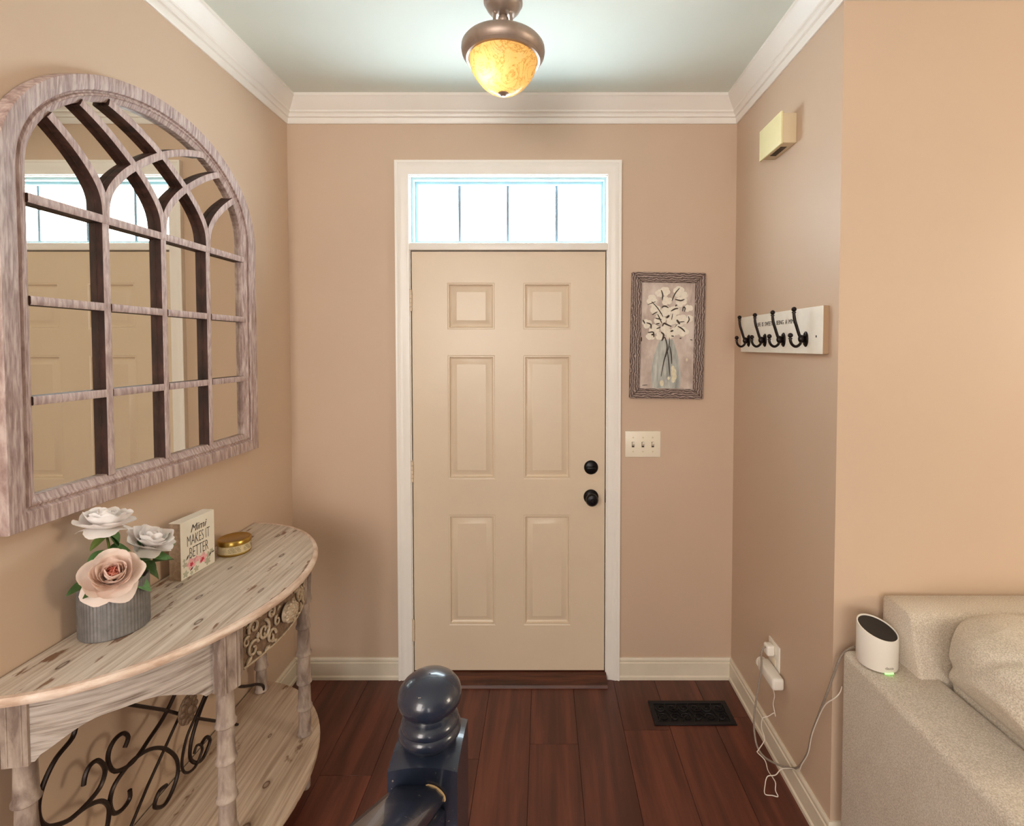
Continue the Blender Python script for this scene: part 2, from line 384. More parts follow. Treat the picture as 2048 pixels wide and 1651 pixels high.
# door casing: mitred profile up, over and down
KP = [(0, .0), (0, .011), (.010, .014), (.018, .013), (.030, .016), (.046, .020), (.052, .018), (.058, .022), (.064, .022), (.064, 0)]
ci0, ci1, cz = -.641, .306, 2.442
dx0, dx1, dz0, dz1 = -.632, .297, .038, 2.080
rings = []
for q in range(4):
    ring = []
    for d, h in KP:
        X = ci0-d if q < 2 else ci1+d; Z = 0.0 if q in (0, 3) else cz+d
        ring.append((X, D-h, Z))
    rings.append(ring)
struct('trim_5', MB().loft(rings, True, True), M['trim'], 'white moulded casing around the front door and transom', 'door casing')
jb = MB().box(OX0, ci0+.004, D-.002, D+.14, 0, cz).box(ci1-.004, OX1, D-.002, D+.14, 0, cz).box(OX0, OX1, D-.002, D+.14, cz-.004, OZ)
jb.box(ci0+.004, ci1-.004, D+.045, D+.09, 2.083, 2.118)
jb.box(ci0+.004, dx0+.014, D+.047, D+.085, 0, 2.10).box(dx1-.014, ci1-.004, D+.047, D+.085, 0, 2.10).box(dx0, dx1, D+.047, D+.085, 2.066, 2.10).box(dx0, dx1, D+.047, D+.085, 0, .05)
jm = struct('trim_6', jb, M['trim'], 'white door jamb with stop set inside the casing', 'door jamb')
obj('mullion', MB().box(ci0, ci1, D-.012, D+.05, 2.086, 2.120, .004), M['trim'], jm)
struct('trim_7', MB().prism([(D-.075, 0), (D-.07, .012), (D-.03, .030), (D+.12, .034), (D+.12, 0)], ci0, ci1, lambda a, b, c: (c, a, b)), M['thresh'], 'brown wooden threshold under the front door', 'threshold')

# ------------------------------------------------------------------ front door
dx0, dx1, dz0, dz1 = -.632, .297, .038, 2.080
dr = thing('door_1', 'closed cream six-panel front door with black knob', 'door', ((dx0+dx1)/2, D+.01, dz0)); dr['kind'] = 'structure'
pans = [(-.463, -.2335, 1.708, 1.932), (-.0985, .130, 1.708, 1.932), (-.462, -.2345, .982, 1.584), (-.097, .132, .982, 1.584), (-.460, -.235, .262, .808), (-.095, .1345, .262, .808)]
gx = sorted({dx0, dx1}|{p_[0] for p_ in ()}); cols = [(-.4625, -.2345), (-.097, .132)]; rws = [(.262, .808), (.982, 1.584), (1.708, 1.932)]
mb = MB(); yf, yb = D+.002, D+.046
xsx = [dx0, cols[0][0], cols[0][1], cols[1][0], cols[1][1], dx1]; zsz = [dz0, .262, .808, .982, 1.584, 1.708, 1.932, dz1]
for i in range(5):
    for j in range(7):
        if i in (1, 3) and j in (1, 3, 5): continue
        mb.box(xsx[i], xsx[i+1], yf, yb, zsz[j], zsz[j+1])
leaf = obj('door_leaf', mb, M['door'], dr, smooth=False)
for (a, b) in cols:
    for (c, d) in rws:
        pr = [(0, 0), (.004, .0015), (.009, .001), (.012, .010), (.019, .014), (.022, .0135), (.041, .003), (.045, .002)]
        rg = [[(a+o, yf+h, c+o), (b-o, yf+h, c+o), (b-o, yf+h, d-o), (a+o, yf+h, d-o)] for o, h in pr]
        q = MB().loft(rg, True); q.raw([Vector(v) for v in rg[-1]], [(0, 1, 2, 3)])
        q.box(a, b, yb-.012, yb, c, d)
        obj('door_panel', q, M['door'], dr, ang=25)
for hz in (1.845, 1.02, .24):
    h = MB()
    for k in range(5): h.tube([(dx0-.004, D-.006, hz-.05+k*.0202), (dx0-.004, D-.006, hz-.05+k*.0202+.0190)], .0062, 10)
    h.ball((dx0-.004, D-.006, hz+.053), .004, 8)
    obj('hinge', h, M['door'], dr)
ry = Matrix.Rotation(R(90), 4, 'X')       # lathe axis z -> -y
db = obj('deadbolt', MB().lathe([(.034, 0), (.034, .006), (.030, .011), (.026, .014)], (.2303, yf, 1.041), 30, ry), M['black'], dr, label='round black deadbolt')
obj('thumb_turn', MB().box(.2303-.020, .2303+.020, yf-.030, yf-.010, 1.041-.006, 1.041+.006, .003), M['black'], db)
kr = obj('door_knob', MB().lathe([(.036, 0), (.036, .005), (.030, .011), (.014, .016), (.013, .034), (.022, .040), (.030, .050), (.030, .060), (.024, .068), (.010, .071), (.008, .068)], (.2307, yf, .897), 32, ry), M['black'], dr, label='round black door knob')
obj('strike_plate', MB().box(.2985, .304, D-.001, D+.03, .868, .925, .001), M['black'], dr, label='black strike plate')

# ------------------------------------------------------------------ transom window
wn = thing('window_1', 'bright rectangular transom window above the front door', 'window', (-.165, D+.07, 2.118)); wn['kind'] = 'structure'
wx0, wx1, wz0, wz1 = ci0+.004, ci1-.004, 2.119, 2.438
def frame_rect(x0, x1, z0, z1, w, y0, y1):
    return MB().box(x0, x1, y0, y1, z0, z0+w).box(x0, x1, y0, y1, z1-w, z1).box(x0, x0+w, y0, y1, z0+w, z1-w).box(x1-w, x1, y0, y1, z0+w, z1-w)
obj('window_frame', frame_rect(wx0, wx1, wz0, wz1, .011, D+.022, D+.12), M['sash'], wn, label='outer frame with pale blue skylight in its colour')
obj('sash', frame_rect(wx0+.011, wx1-.011, wz0+.011, wz1-.011, .012, D+.055, D+.10), M['sash'], wn)
gx0, gx1, gz0, gz1 = wx0+.022, wx1-.022, wz0+.022, wz1-.022
mun = [-.4135, -.176, .0645]
edges = [gx0]+mun+[gx1]
for k in range(4):
    obj('pane', MB().box(edges[k]-.002 if k else gx0, edges[k+1]+.002, D+.083+.0004*k, D+.086+.0004*k, gz0, gz1), M['glass'], wn)
for mx in mun:
    obj('muntin', MB().box(mx-.0065, mx+.0065, D+.074, D+.082, gz0, gz1, .002), M['grid'], wn)

# ------------------------------------------------------------------ ceiling lamp
LX, LY = -.137, 1.70
lamp = thing('ceiling_light', 'bronze semi-flush ceiling light with a glowing amber marbled glass bowl', 'light', (LX, LY, ZC))
obj('canopy', MB().lathe([(.066, ZC), (.066, ZC-.006), (.060, ZC-.010), (.060, ZC-.016), (.056, ZC-.024), (.042, ZC-.040), (.030, ZC-.046), (.0, ZC-.047)], (LX, LY, 0), 36, cap=False), M['bronze'], lamp)
obj('ball_joint', MB().ball((LX, LY, ZC-.060), .0185, 18).tube([(LX, LY, ZC-.075), (LX, LY, 2.665)], .006), M['bronze'], lamp)
for k in range(3):
    a = R(-90+60+120*k); cx, sx_ = math.cos(a), math.sin(a)
    obj('rod', MB().tube([(LX+.030*cx, LY+.030*sx_, ZC-.042), (LX+.042*cx, LY+.042*sx_, 2.655)], .005, 8).ball((LX+.030*cx, LY+.030*sx_, ZC-.043), .008, 10), M['bronze'], lamp)
obj('rim', MB().lathe([(.0, 2.668), (.06, 2.664), (.115, 2.655), (.134, 2.650), (.141, 2.641), (.142, 2.630), (.139, 2.616), (.131, 2.606), (.128, 2.608), (.128, 2.63), (.10, 2.648), (0, 2.652)], (LX, LY, 0), 48, cap=False), M['bronze'], lamp)
obj('trim_ring', MB().lathe([(.130, 2.611), (.131, 2.604), (.126, 2.598), (.118, 2.597), (.116, 2.602), (.116, 2.611)], (LX, LY, 0), 48, cap=False), M['bronze'], lamp)
obj('glass_bowl', MB().lathe([(.116, 2.606), (.115, 2.590), (.109, 2.568), (.096, 2.545), (.076, 2.520), (.052, 2.501), (.026, 2.490), (.004, 2.488)], (LX, LY, 0), 40, cap=False), M['amber'], lamp)
obj('finial', MB().lathe([(0, 2.4925), (.018, 2.491), (.019, 2.486), (.015, 2.484), (.009, 2.482), (.007, 2.479), (0, 2.4785)], (LX, LY, 0), 20, cap=False), M['bronze'], lamp)
obj('bulb', MB().ball((LX-.022, LY-.01, 2.56), (.017, .017, .020), 14).lathe([(.011, 2.575), (.011, 2.60)], (LX-.022, LY-.01, 0), 12), M['bulb'], lamp)
pl = bpy.data.lights.new('bulb_light', 'POINT'); pl.energy = .2; pl.color = (1, .86, .66); pl.shadow_soft_size = .02
po = bpy.data.objects.new('bulb_light', pl); C.objects.link(po); po.location = (LX-.034, LY-.030, 2.545)

# ------------------------------------------------------------------ arched mirror
my = 1.549; mir = thing('arched_mirror', 'large arched windowpane mirror in a washed wood frame above the console table', 'mirror', (XL, my, 1.205))
def contour(a, b, zs, zb, n=40):
    pts = [(my-a, zb+(zs-zb)*i/6) for i in range(7)]
    pts += [(my-a*math.cos(PI*i/n), zs+b*math.sin(PI*i/n)) for i in range(1, n)]
    pts += [(my+a, zs-(zs-zb)*i/6) for i in range(7)]
    return pts
CO = contour(.476, .362, 2.028, 1.205); CI = contour(.404, .285, 2.040, 1.276)
def ringm(t, h): return [(XL+h, a[0]+(b[0]-a[0])*t, a[1]+(b[1]-a[1])*t) for a, b in zip(CO, CI)]
prof = [(0, .002), (0, .034), (.02, .037), (.50, .035), (.56, .033), (.60, .026), (.66, .026), (.70, .031), (.76, .032), (.80, .028), (.98, .022), (1.0, .020), (1.0, .006)]
obj('frame', MB().loft([ringm(t, h) for t, h in prof]), M['mframe'], mir, ang=25)
q = MB().raw([Vector((XL+.008, a*1.0, b)) for a, b in contour(.41, .29, 2.040, 1.27)], [list(range(len(CI)))])
obj('mirror_glass', q, M['mirror'], mir)
obj('backing', MB().loft([[(XL+h, my+(a-my)*.96, b if b > 1.3 else b+.02) for a, b in CO] for h in (.001, .005)], True, True), M['mdark'], mir)
def inside(y, z, inset=.0):
    a, b, zs, zb = .404-inset, .285-inset, 2.040, 1.276
    if z < zb or abs(y-my) > a: return False
    return z <= zs or ((y-my)/a)**2+((z-zs)/b)**2 <= 1
BD0 = .026; nbar = [0]                 # bars stand on the glass
def bar(name, pts2, w):
    """strip with a washed face and darker stained flanks"""
    rows = []; n = len(pts2); nbar[0] += 1; BD = BD0+.0002*nbar[0]
    for i, (y, z) in enumerate(pts2):
        a = Vector(pts2[max(0, i-1)]); b = Vector(pts2[min(n-1, i+1)]); t = (b-a).normalized(); nn = Vector((-t.y, t.x))*w/2
        rows.append([(XL+.0085, y+nn.x, z+nn.y), (XL+BD, y+nn.x, z+nn.y), (XL+BD+.0015, y+nn.x*.7, z+nn.y*.7), (XL+BD+.0015, y-nn.x*.7, z-nn.y*.7), (XL+BD, y-nn.x, z-nn.y), (XL+.0085, y-nn.x, z-nn.y)])
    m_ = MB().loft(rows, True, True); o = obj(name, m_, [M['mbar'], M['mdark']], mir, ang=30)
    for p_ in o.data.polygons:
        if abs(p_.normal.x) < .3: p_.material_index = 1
    return o
VB = [my-.203, my, my+.203]
for y in VB: bar('muntin', [(y, 1.272), (y, 1.50), (y, 1.73), (y, 1.966)], .021)
ye = [my-.407]+VB+[my+.407]
for z in (1.498, 1.733):
    for k in range(4): bar('muntin', [(ye[k]+(.0105 if k else 0), z), (ye[k+1]-(.0105 if k < 3 else 0), z)], .021)
bar('muntin', [(my-.407, 1.970), (my, 1.970), (my+.407, 1.970)], .022)
arc = [(0, -.005), (.004, .05), (.022, .095), (.062, .145), (.116, .192), (.2, .250), (.285, .292), (.37, .320), (.46, .338)]
arc = [(v.x, v.y) for v in cat_rom([(a, b, 0) for a, b in arc], 5)]
for y0 in VB:
    for sg in (-1, 1):
        pts = [(y0+sg*d, 1.97+e) for d, e in arc]
        cut = []
        for p_ in pts:
            cut.append(p_)
            if not inside(p_[0], p_[1], .002): break
        bar('tracery_arc', cut, .021)

# ------------------------------------------------------------------ half-moon console table
TY = 1.525; TZ = .885; TA, TB = .525, .440; TX = -1.214
tab = thing('console_table', 'half-moon console table in distressed washed wood with iron scrollwork', 'table', (-1.05, TY, 0))
def half(inset, n=44, x0=TX):
    a, b = TA-inset, TB-inset
    return [(x0, TY-a)]+[(TX+b*math.sin(PI*i/n), TY-a*math.cos(PI*i/n)) for i in range(1, n)]+[(x0, TY+a)]
def ell(th, inset):  # point and outward normal on inset ellipse, th from near end to far end
    a, b = TA-inset, TB-inset
    return Vector((TX+b*math.sin(th), TY-a*math.cos(th)))
obj('table_top', MB().prism(half(.016), TZ-.02, TZ-.0005), M['ttop'], tab)
pr = [(.016, TZ-.022), (.016, TZ-.002), (.013, TZ), (.004, TZ-.001), (.0, TZ-.006), (-.001, TZ-.013), (.002, TZ-.020), (.012, TZ-.024), (.020, TZ-.026)]
obj('edge_moulding', MB().loft([[(x_, y_, z_) for x_, y_ in half(i_)] for i_, z_ in pr], False), M['tedge'], tab)
SZ = .205
obj('shelf', MB().loft([[(x_, y_, z_) for x_, y_ in half(i_)] for i_, z_ in [(.012, SZ-.022), (.002, SZ-.019), (0, SZ-.010), (.003, SZ-.002), (.010, SZ)]], False, True), M['shelf'], tab)
LEGS = [(-1.165, 1.075), (-.862, 1.300), (-.876, 1.760), (-1.165, 1.985)]
AZ0, AZ1 = .705, TZ-.025
lp = []
for k, z in enumerate([AZ0, .600, .500, .395, .300]):
    zb = [.600, .500, .395, .300, SZ][k]
    lp += [(.0195, z-.001), (.0205, z-.02), (.0222, zb+.022), (.0235, zb+.014), (.0265, zb+.010), (.0265, zb+.004), (.0235, zb+.001)]
for i, (lx, ly) in enumerate(LEGS):
    lg = obj('leg', MB().lathe(lp[::-1], (lx, ly, 0), 18), M['leg'], tab)
    obj('foot', MB().lathe([(.012, 0), (.0155, .006), (.019, .10), (.021, SZ-.022)], (lx, ly, 0), 16), M['leg'], lg)
    th = math.atan2((lx-TX)/TB, -(ly-TY)/TA); nrm = Vector((math.sin(th)/TB, -math.cos(th)/TA)).normalized()
    tg = Vector((-nrm.y, nrm.x)); ct = Vector((lx, ly)); hw = .026
    poly = [(ct+nrm*hw*s1+tg*hw*s2) for s1, s2 in ((1, -1), (1, 1), (-1, 1), (-1, -1))]
    po_ = MB().prism([(v.x, v.y) for v in poly], AZ0-.004, AZ1)
    for s2 in (-.55, .55):
        c2 = ct+nrm*(hw+.0002)+tg*hw*s2; po_.tube([(c2.x, c2.y, AZ0), (c2.x, c2.y, AZ1)], .0022, 6)
    obj('post', po_, M['leg'], lg)
def ang_of(p): return math.atan2((p[0]-TX)/TB, -(p[1]-TY)/TA)
def apron(i0, i1, arch):
    t0, t1 = ang_of(LEGS[i0])+.03, ang_of(LEGS[i1])-.03; n = 30; r1 = []
    for k in range(n+1):
        s = k/n; th = t0+(t1-t0)*s
        if arch:
            e = min(s, 1-s)*2
            zl = AZ0 if e < .14 else AZ0+.010+.058*math.sin(min(1, (e-.14)/.7)*PI/2)**1.3
        else: zl = AZ0+.005
        o_ = ell(th, .050); i_ = ell(th, .066)
        r1.append([(o_.x, o_.y, AZ1), (o_.x, o_.y, zl), (i_.x, i_.y, zl), (i_.x, i_.y, AZ1)])
    return MB().loft(r1, True, True)
obj('apron', apron(0, 1, True), M['apron'], tab)
obj('apron', apron(2, 3, True), M['apron'], tab)
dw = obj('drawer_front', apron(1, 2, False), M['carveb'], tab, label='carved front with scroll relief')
for s_ in (0, 1):
    th = ang_of(LEGS[1+s_])+(.10 if s_ == 0 else -.10); a_ = ell(th, .046)
    obj('side_strip', MB().tube([(a_.x, a_.y, AZ0+.004), (a_.x, a_.y, AZ1)], .011, 8), M['leg'], dw)
T0, T1 = ang_of(LEGS[1])+.13, ang_of(LEGS[2])-.13
def on_front(u, v, lift):     # u 0..1 along, v 0..1 up
    p_ = ell(T0+(T1-T0)*u, .050-lift); return (p_.x, p_.y, AZ0+.008+(AZ1-AZ0-.012)*v)
LW = .44; HH = AZ1-AZ0-.012
def spiral(u, v, r, a0, turns, sg, rad):
    pts = []
    for k in range(22):
        t = k/21; rr = r*(1-.82*t); a = a0+sg*turns*2*PI*t
        pts.append(on_front(u+rr*math.cos(a)/LW, v+rr*math.sin(a)/HH, .006))
    obj('carved_scroll', MB().tube(pts, [rad*(1-.35*k/21) for k in range(22)], 6), M['carve'], dw)
for sx_ in (0, 1):
    f = (lambda q: q) if sx_ == 0 else (lambda q: 1-q); g = 1 if sx_ == 0 else -1
    for (u, v, r, a0, tn, sg, rd) in [(.09, .30, .026, .5, 1.2, 1, .0046), (.10, .74, .024, 3.6, 1.2, -1, .0046), (.20, .52, .030, 1.2, 1.3, -1, .005), (.29, .26, .024, 0, 1.2, 1, .0045), (.29, .78, .022, 2, 1.2, -1, .0045), (.37, .5, .018, 2, 1.0, 1, .004), (.03, .52, .016, 1, 1, 1, .004)]:
        spiral(f(u), v, r, a0 if g > 0 else PI-a0, tn, sg*g, rd)
    for (u, v, a, L) in [(.05, .12, .6, .03), (.15, .12, 2.4, .03), (.16, .90, -.5, .03), (.24, .08, .3, .028), (.24, .92, .2, .03), (.34, .10, 2.6, .024), (.36, .88, 3.6, .022), (.02, .9, -.8, .02), (.14, .5, 1.4, .02)]:
        ds = [(f(u)+g*math.cos(a)*L*(t-.5)/LW, v+math.sin(a)*L*(t-.5)/HH) for t in (0, .25, .5, .75, 1)]
        obj('carved_leaf', MB().tube([on_front(p_[0], p_[1], .005) for p_ in ds], [.001, .005, .0065, .005, .001], 6), M['carve'], dw)
rnd = random.Random(3)
for k in range(34):
    u, v = rnd.uniform(.02, .98), rnd.uniform(.10, .90)
    if abs(u-.5) < .10: continue
    a, L = rnd.uniform(0, 6.28), rnd.uniform(.014, .024)
    ds = [(u+math.cos(a+1.2*t)*L*(t-.5)/LW, v+math.sin(a+1.2*t)*L*(t-.5)/HH) for t in (0, .25, .5, .75, 1)]
    obj('carved_leaf', MB().tube([on_front(p_[0], p_[1], .0035) for p_ in ds], [.001, .0036, .0048, .0036, .001], 6), M['carve'], dw)
bd = MB()
for v in (.03, .97): bd.tube([on_front(k/24, v, .003) for k in range(25)], .004, 6)
obj('beading', bd, M['carve'], dw)
mc = Vector(on_front(.5, .5, .010)); kn = MB()
rotX = Matrix.Rotation(R(90), 4, 'Y')
kn.lathe([(.030, 0), (.030, .008), (.026, .016), (.020, .020), (.012, .024), (0, .025)], mc, 26, Matrix.Diagonal((1, 1.15, 1, 1)) @ rotX, cap=False)
for k in range(14):
    a = 2*PI*k/14; kn.ball(mc+Vector((.014, .030*math.cos(a), .027*math.sin(a))), (.006, .0058, .0058), 8)
for k in range(8):
    a = 2*PI*k/8; kn.ball(mc+Vector((.021, .014*math.cos(a), .013*math.sin(a))), (.006, .005, .005), 8)
obj('knob', kn, M['carve'], dw, label='oval carved rosette knob')
# wrought iron back panel
IX = -1.15
CV = {'a': [(1.18, .70), (1.169, .671), (1.129, .655), (1.101, .624), (1.086, .587), (1.087, .548), (1.1, .519), (1.124, .497), (1.158, .478), (1.201, .475), (1.237, .484), (1.253, .51), (1.248, .536), (1.232, .560), (1.213, .564), (1.2, .551), (1.194, .529)],
      'b': [(1.515, .56), (1.492, .537), (1.448, .503), (1.395, .482), (1.361, .468), (1.326, .465), (1.282, .487), (1.264, .526), (1.266, .556), (1.284, .572), (1.31, .569), (1.326, .545), (1.314, .525)],
      'd': [(1.327, .394), (1.326, .371), (1.304, .363), (1.279, .374), (1.267, .399), (1.266, .428), (1.281, .453), (1.318, .466), (1.357, .465), (1.403, .447), (1.45, .409), (1.491, .351), (1.504, .309), (1.499, .276), (1.474, .247), (1.445, .237), (1.414, .26), (1.411, .277), (1.429, .296), (1.456, .289)],
      'e': [(1.157, .478), (1.2, .469), (1.239, .446), (1.259, .416), (1.261, .388), (1.25, .350), (1.22, .325), (1.18, .30), (1.13, .27), (1.09, .235), (1.09, .206)]}
IY = 1.53
for k, pts in CV.items():
    for sg in (1, -1):
        P_ = [(IX, IY+sg*(y-IY) if True else y, z) for y, z in pts]
        obj('iron_scroll', MB().tube(cat_rom(P_, 4), .0056, 7), M['iron'], tab)
c3 = [(1.626, .449), (1.58, .409), (1.542, .377), (1.52, .333), (1.516, .291), (1.533, .259), (1.57, .244), (1.603, .267), (1.604, .29), (1.582, .308), (1.568, .292)]
obj('iron_scroll', MB().tube(cat_rom([(IX+.004, y, z) for y, z in [(1.68, .50)]+c3], 4), .0042, 7), M['iron'], tab)
obj('iron_bar', MB().tube([(IX, 1.20, .745), (IX, 1.316, .647), (IX, 1.454, .525), (IX, 1.569, .413), (IX, 1.693, .303), (IX, 1.80, .207)], .0052, 7), M['iron'], tab)
obj('iron_bar', MB().tube([(IX-.006, 1.86, .745), (IX-.006, 1.70, .62), (IX-.006, 1.53, .46), (IX-.006, 1.395, .345), (IX-.006, 1.26, .207)], .0042, 7), M['iron'], tab)
ro = MB(); rc = Vector((IX+.012, 1.533, .468))
ro.ball(rc, (.010, .040, .046), 18)
for k in range(10):
    a = 2*PI*k/10; ro.ball(rc+Vector((.006, .028*math.cos(a), .034*math.sin(a))), (.006, .011, .011), 8)
ro.ball(rc+Vector((.010, 0, 0)), (.007, .012, .014), 10)
obj('iron_rosette', ro, M['rosette'], tab)

# ------------------------------------------------------------------ flower pot and roses
PC = Vector((-1.130, 1.272, TZ)); PR_ = .073
pot = thing('flower_pot', 'grey ribbed metal pot holding three roses on the console table', 'pot', PC)
obj('pot_body', MB().lathe([(.0, .0), (PR_-.003, 0), (PR_, .003), (PR_, .128), (PR_-.001, .131), (PR_-.004, .131), (PR_-.005, .126), (PR_-.005, .006), (0, .006)], PC, 288, None, .007, 58, cap=False), M['pot'], pot)
obj('floral_foam', MB().lathe([(0, .0065), (PR_-.009, .0065), (PR_-.009, .112), (.05, .117), (.0, .118)], PC, 30, cap=False), M['soil'], pot)
def petal_mb(L, w, t0, t1, az, r0, h0, cup, ruf, seed):
    """rounded petal: leaves the axis at angle t0 and curves to t1 along its length, hugging the flower round its axis"""
    nu, nv = 10, 8; mb = MB(); vs = []; fs = []; rn = random.Random(seed); ph = rn.random()*6
    prof = [(r0, h0)]; r, h = r0, h0; N = 40
    for k in range(N):
        a = t0+(t1-t0)*((k+.5)/N); r += math.sin(a)*L/N; h += math.cos(a)*L/N; prof.append((r, h))
    for j in range(nv+1):
        for i in range(nu+1):
            u = i/nu*2-1; v = j/nv*(1-.42*abs(u)**3)
            f = v*N; k = min(N-1, int(f)); f -= k
            r = prof[k][0]*(1-f)+prof[k+1][0]*f; h = prof[k][1]*(1-f)+prof[k+1][1]*f
            ww = w*(.30+.70*math.sin(PI*min(1, .08+.62*v)))
            lat = u*ww; R2 = max(.022, abs(r)*(1.25-cup*.5))
            bend = max(-1.5, min(1.5, lat/R2))
            x_ = r-R2*(1-math.cos(bend)); y_ = R2*math.sin(bend)
            e = v*v*L*ruf
            x_ += e*math.sin(u*4+ph); hh = h+e*math.cos(u*5+ph*2)+cup*.12*L*u*u*v
            ca, sa = math.cos(az), math.sin(az); vs.append(Vector((x_*ca-y_*sa, x_*sa+y_*ca, hh)))
    for j in range(nv):
        for i in range(nu): fs.append((j*(nu+1)+i, j*(nu+1)+i+1, (j+1)*(nu+1)+i+1, (j+1)*(nu+1)+i))
    return mb.raw(vs, fs)
def leaf_mb(base, d, up, L, w):
    d = d.normalized(); s_ = d.cross(up).normalized(); u2 = s_.cross(d).normalized(); vs = []; fs = []; n = 7
    for j in range(n+1):
        t = j/n; wv = w*math.sin(PI*min(1, t*.96+.02))**.8*(1-.25*t); c_ = base+d*L*t+u2*(-.18*L*t*t)
        for u in (-1, -.5, 0, .5, 1): vs.append(c_+s_*wv*u/1.0*.5*1.0+u2*(abs(u)*wv*.22))
    for j in range(n):
        for i in range(4): fs.append((j*5+i, j*5+i+1, (j+1)*5+i+1, (j+1)*5+i))
    return MB().raw(vs, fs)
def rose(label, ctr, axis, size, seed, mats, stem_pts, leaves, layers):
    ctr = Vector(ctr); base = Vector(stem_pts[0])
    t = thing('rose', label, 'flower', base, group='artificial roses in the metal pot')
    rotm = Vector(axis).normalized().to_track_quat('Z', 'Y').to_matrix().to_4x4(); tm = Matrix.Translation(ctr) @ rotm
    rn = random.Random(seed)
    for (n, L, w, t0, t1, r0, h0, cup, ruf, mi) in layers:
        a0 = rn.random()*6
        for k in range(n):
            j = lambda s: 1+s*(rn.random()-.5)
            q = petal_mb(L*size*j(.16), w*size*j(.16), R(t0)*j(.1), R(t1+rn.uniform(-10, 10)), a0+2*PI*k/n+rn.uniform(-.2, .2), r0*size, h0*size, cup, ruf, rn.random())
            q.bm.transform(tm); obj('petal', q, mats[mi], t, ang=80)
    cal = MB().ball((0, 0, -.035*size/.16*.5), (.012, .012, .012), 10); cal.bm.transform(tm)
    obj('calyx', cal, M['stem'], t)
    obj('stem', MB().tube(cat_rom(list(stem_pts)+[ctr-Vector(axis).normalized()*.012], 5), .0028, 7), M['stem'], t)
    for (b, d, L, w, mm) in leaves: obj('leaf', leaf_mb(Vector(b), Vector(d), Vector((.25, -.25, 1)), L*1.15, w*1.25), M[mm], t, ang=80)
    return t
OPEN = [(4, .46, .30, 72, 116, .02, -.12, .1, .05, 0), (6, .50, .34, 78, 40, .02, -.12, .5, .035, 0), (6, .46, .32, 66, 10, .02, -.10, .7, .035, 0), (5, .40, .27, 54, -4, .02, -.08, .8, .04, 0), (5, .34, .20, 42, -14, .02, -.05, .8, .06, 0), (5, .28, .13, 32, -26, .015, -.02, .8, .10, 1), (5, .23, .10, 20, -38, .01, .01, .8, .14, 1)]
SIDE = [(3, .44, .30, 78, 128, .02, -.08, .1, .05, 0), (6, .50, .36, 86, 52, .02, -.08, .4, .05, 0), (6, .46, .33, 78, 28, .02, -.07, .6, .05, 0), (5, .40, .27, 68, 12, .02, -.06, .7, .06, 0), (5, .33, .20, 54, -4, .02, -.04, .8, .08, 0), (5, .26, .14, 38, -20, .012, -.01, .8, .10, 0)]
Zp = TZ+.10
rose('large blush rose facing forward in the metal pot', (-1.078, 1.210, 1.053), (.50, -.58, .62), .146, 5, [M['petal'], M['petalp']],
     [(-1.125, 1.265, Zp+.018), (-1.115, 1.25, 1.01)],
     [((-1.135, 1.225, 1.035), (-.1, -1, .05), .058, .028, 'leafd'), ((-1.10, 1.225, 1.02), (-.15, -1, .12), .052, .030, 'leafd'), ((-1.085, 1.26, 1.02), (.75, .35, -.55), .055, .034, 'leaf'), ((-1.10, 1.28, 1.05), (.5, .6, .1), .05, .034, 'leafd'), ((-1.11, 1.275, 1.05), (.3, .8, -.3), .05, .034, 'leaf')], OPEN)
rose('tall pale rose leaning left above the metal pot', (-1.125, 1.245, 1.172), (.10, .12, 1.0), .132, 11, [M['petalw'], M['petal']],
     [(-1.14, 1.275, Zp+.016), (-1.135, 1.27, 1.06), (-1.128, 1.255, 1.12)],
     [((-1.128, 1.255, 1.14), (.1, .55, -.7), .045, .032, 'leafd'), ((-1.128, 1.255, 1.145), (.3, .35, -.75), .042, .032, 'leaf'), ((-1.13, 1.26, 1.10), (.25, .7, -.25), .050, .034, 'leaf'), ((-1.13, 1.26, 1.095), (.1, -1, .0), .058, .030, 'leaf'), ((-1.13, 1.26, 1.085), (.35, -.65, -.1), .046, .030, 'leafd'), ((-1.13, 1.26, 1.085), (.5, .3, -.1), .045, .028, 'leaf'), ((-1.128, 1.25, 1.14), (-.1, -.9, -.4), .04, .02, 'stem')], SIDE)
rose('white rose at the right of the metal pot beside the block sign', (-1.095, 1.350, 1.082), (.42, .10, .90), .128, 23, [M['petalw'], M['petal']],
     [(-1.125, 1.29, Zp+.016), (-1.115, 1.315, 1.03), (-1.105, 1.345, 1.06)],
     [((-1.10, 1.345, 1.055), (.5, .6, .75), .055, .026, 'leaf'), ((-1.11, 1.325, 1.06), (.3, -.1, .8), .045, .034, 'leafd'), ((-1.10, 1.345, 1.045), (.7, .2, -.15), .042, .030, 'leaf'), ((-1.10, 1.35, 1.035), (.7, .55, -.1), .045, .028, 'leaf'), ((-1.10, 1.36, 1.035), (.25, 1, .35), .060, .036, 'leaf'), ((-1.10, 1.36, 1.02), (.3, 1, -.15), .058, .036, 'leafd'), ((-1.11, 1.34, 1.01), (.35, .5, -.55), .05, .036, 'leafd'), ((-1.11, 1.33, 1.03), (.6, .1, -.35), .042, .034, 'leafd')], SIDE)

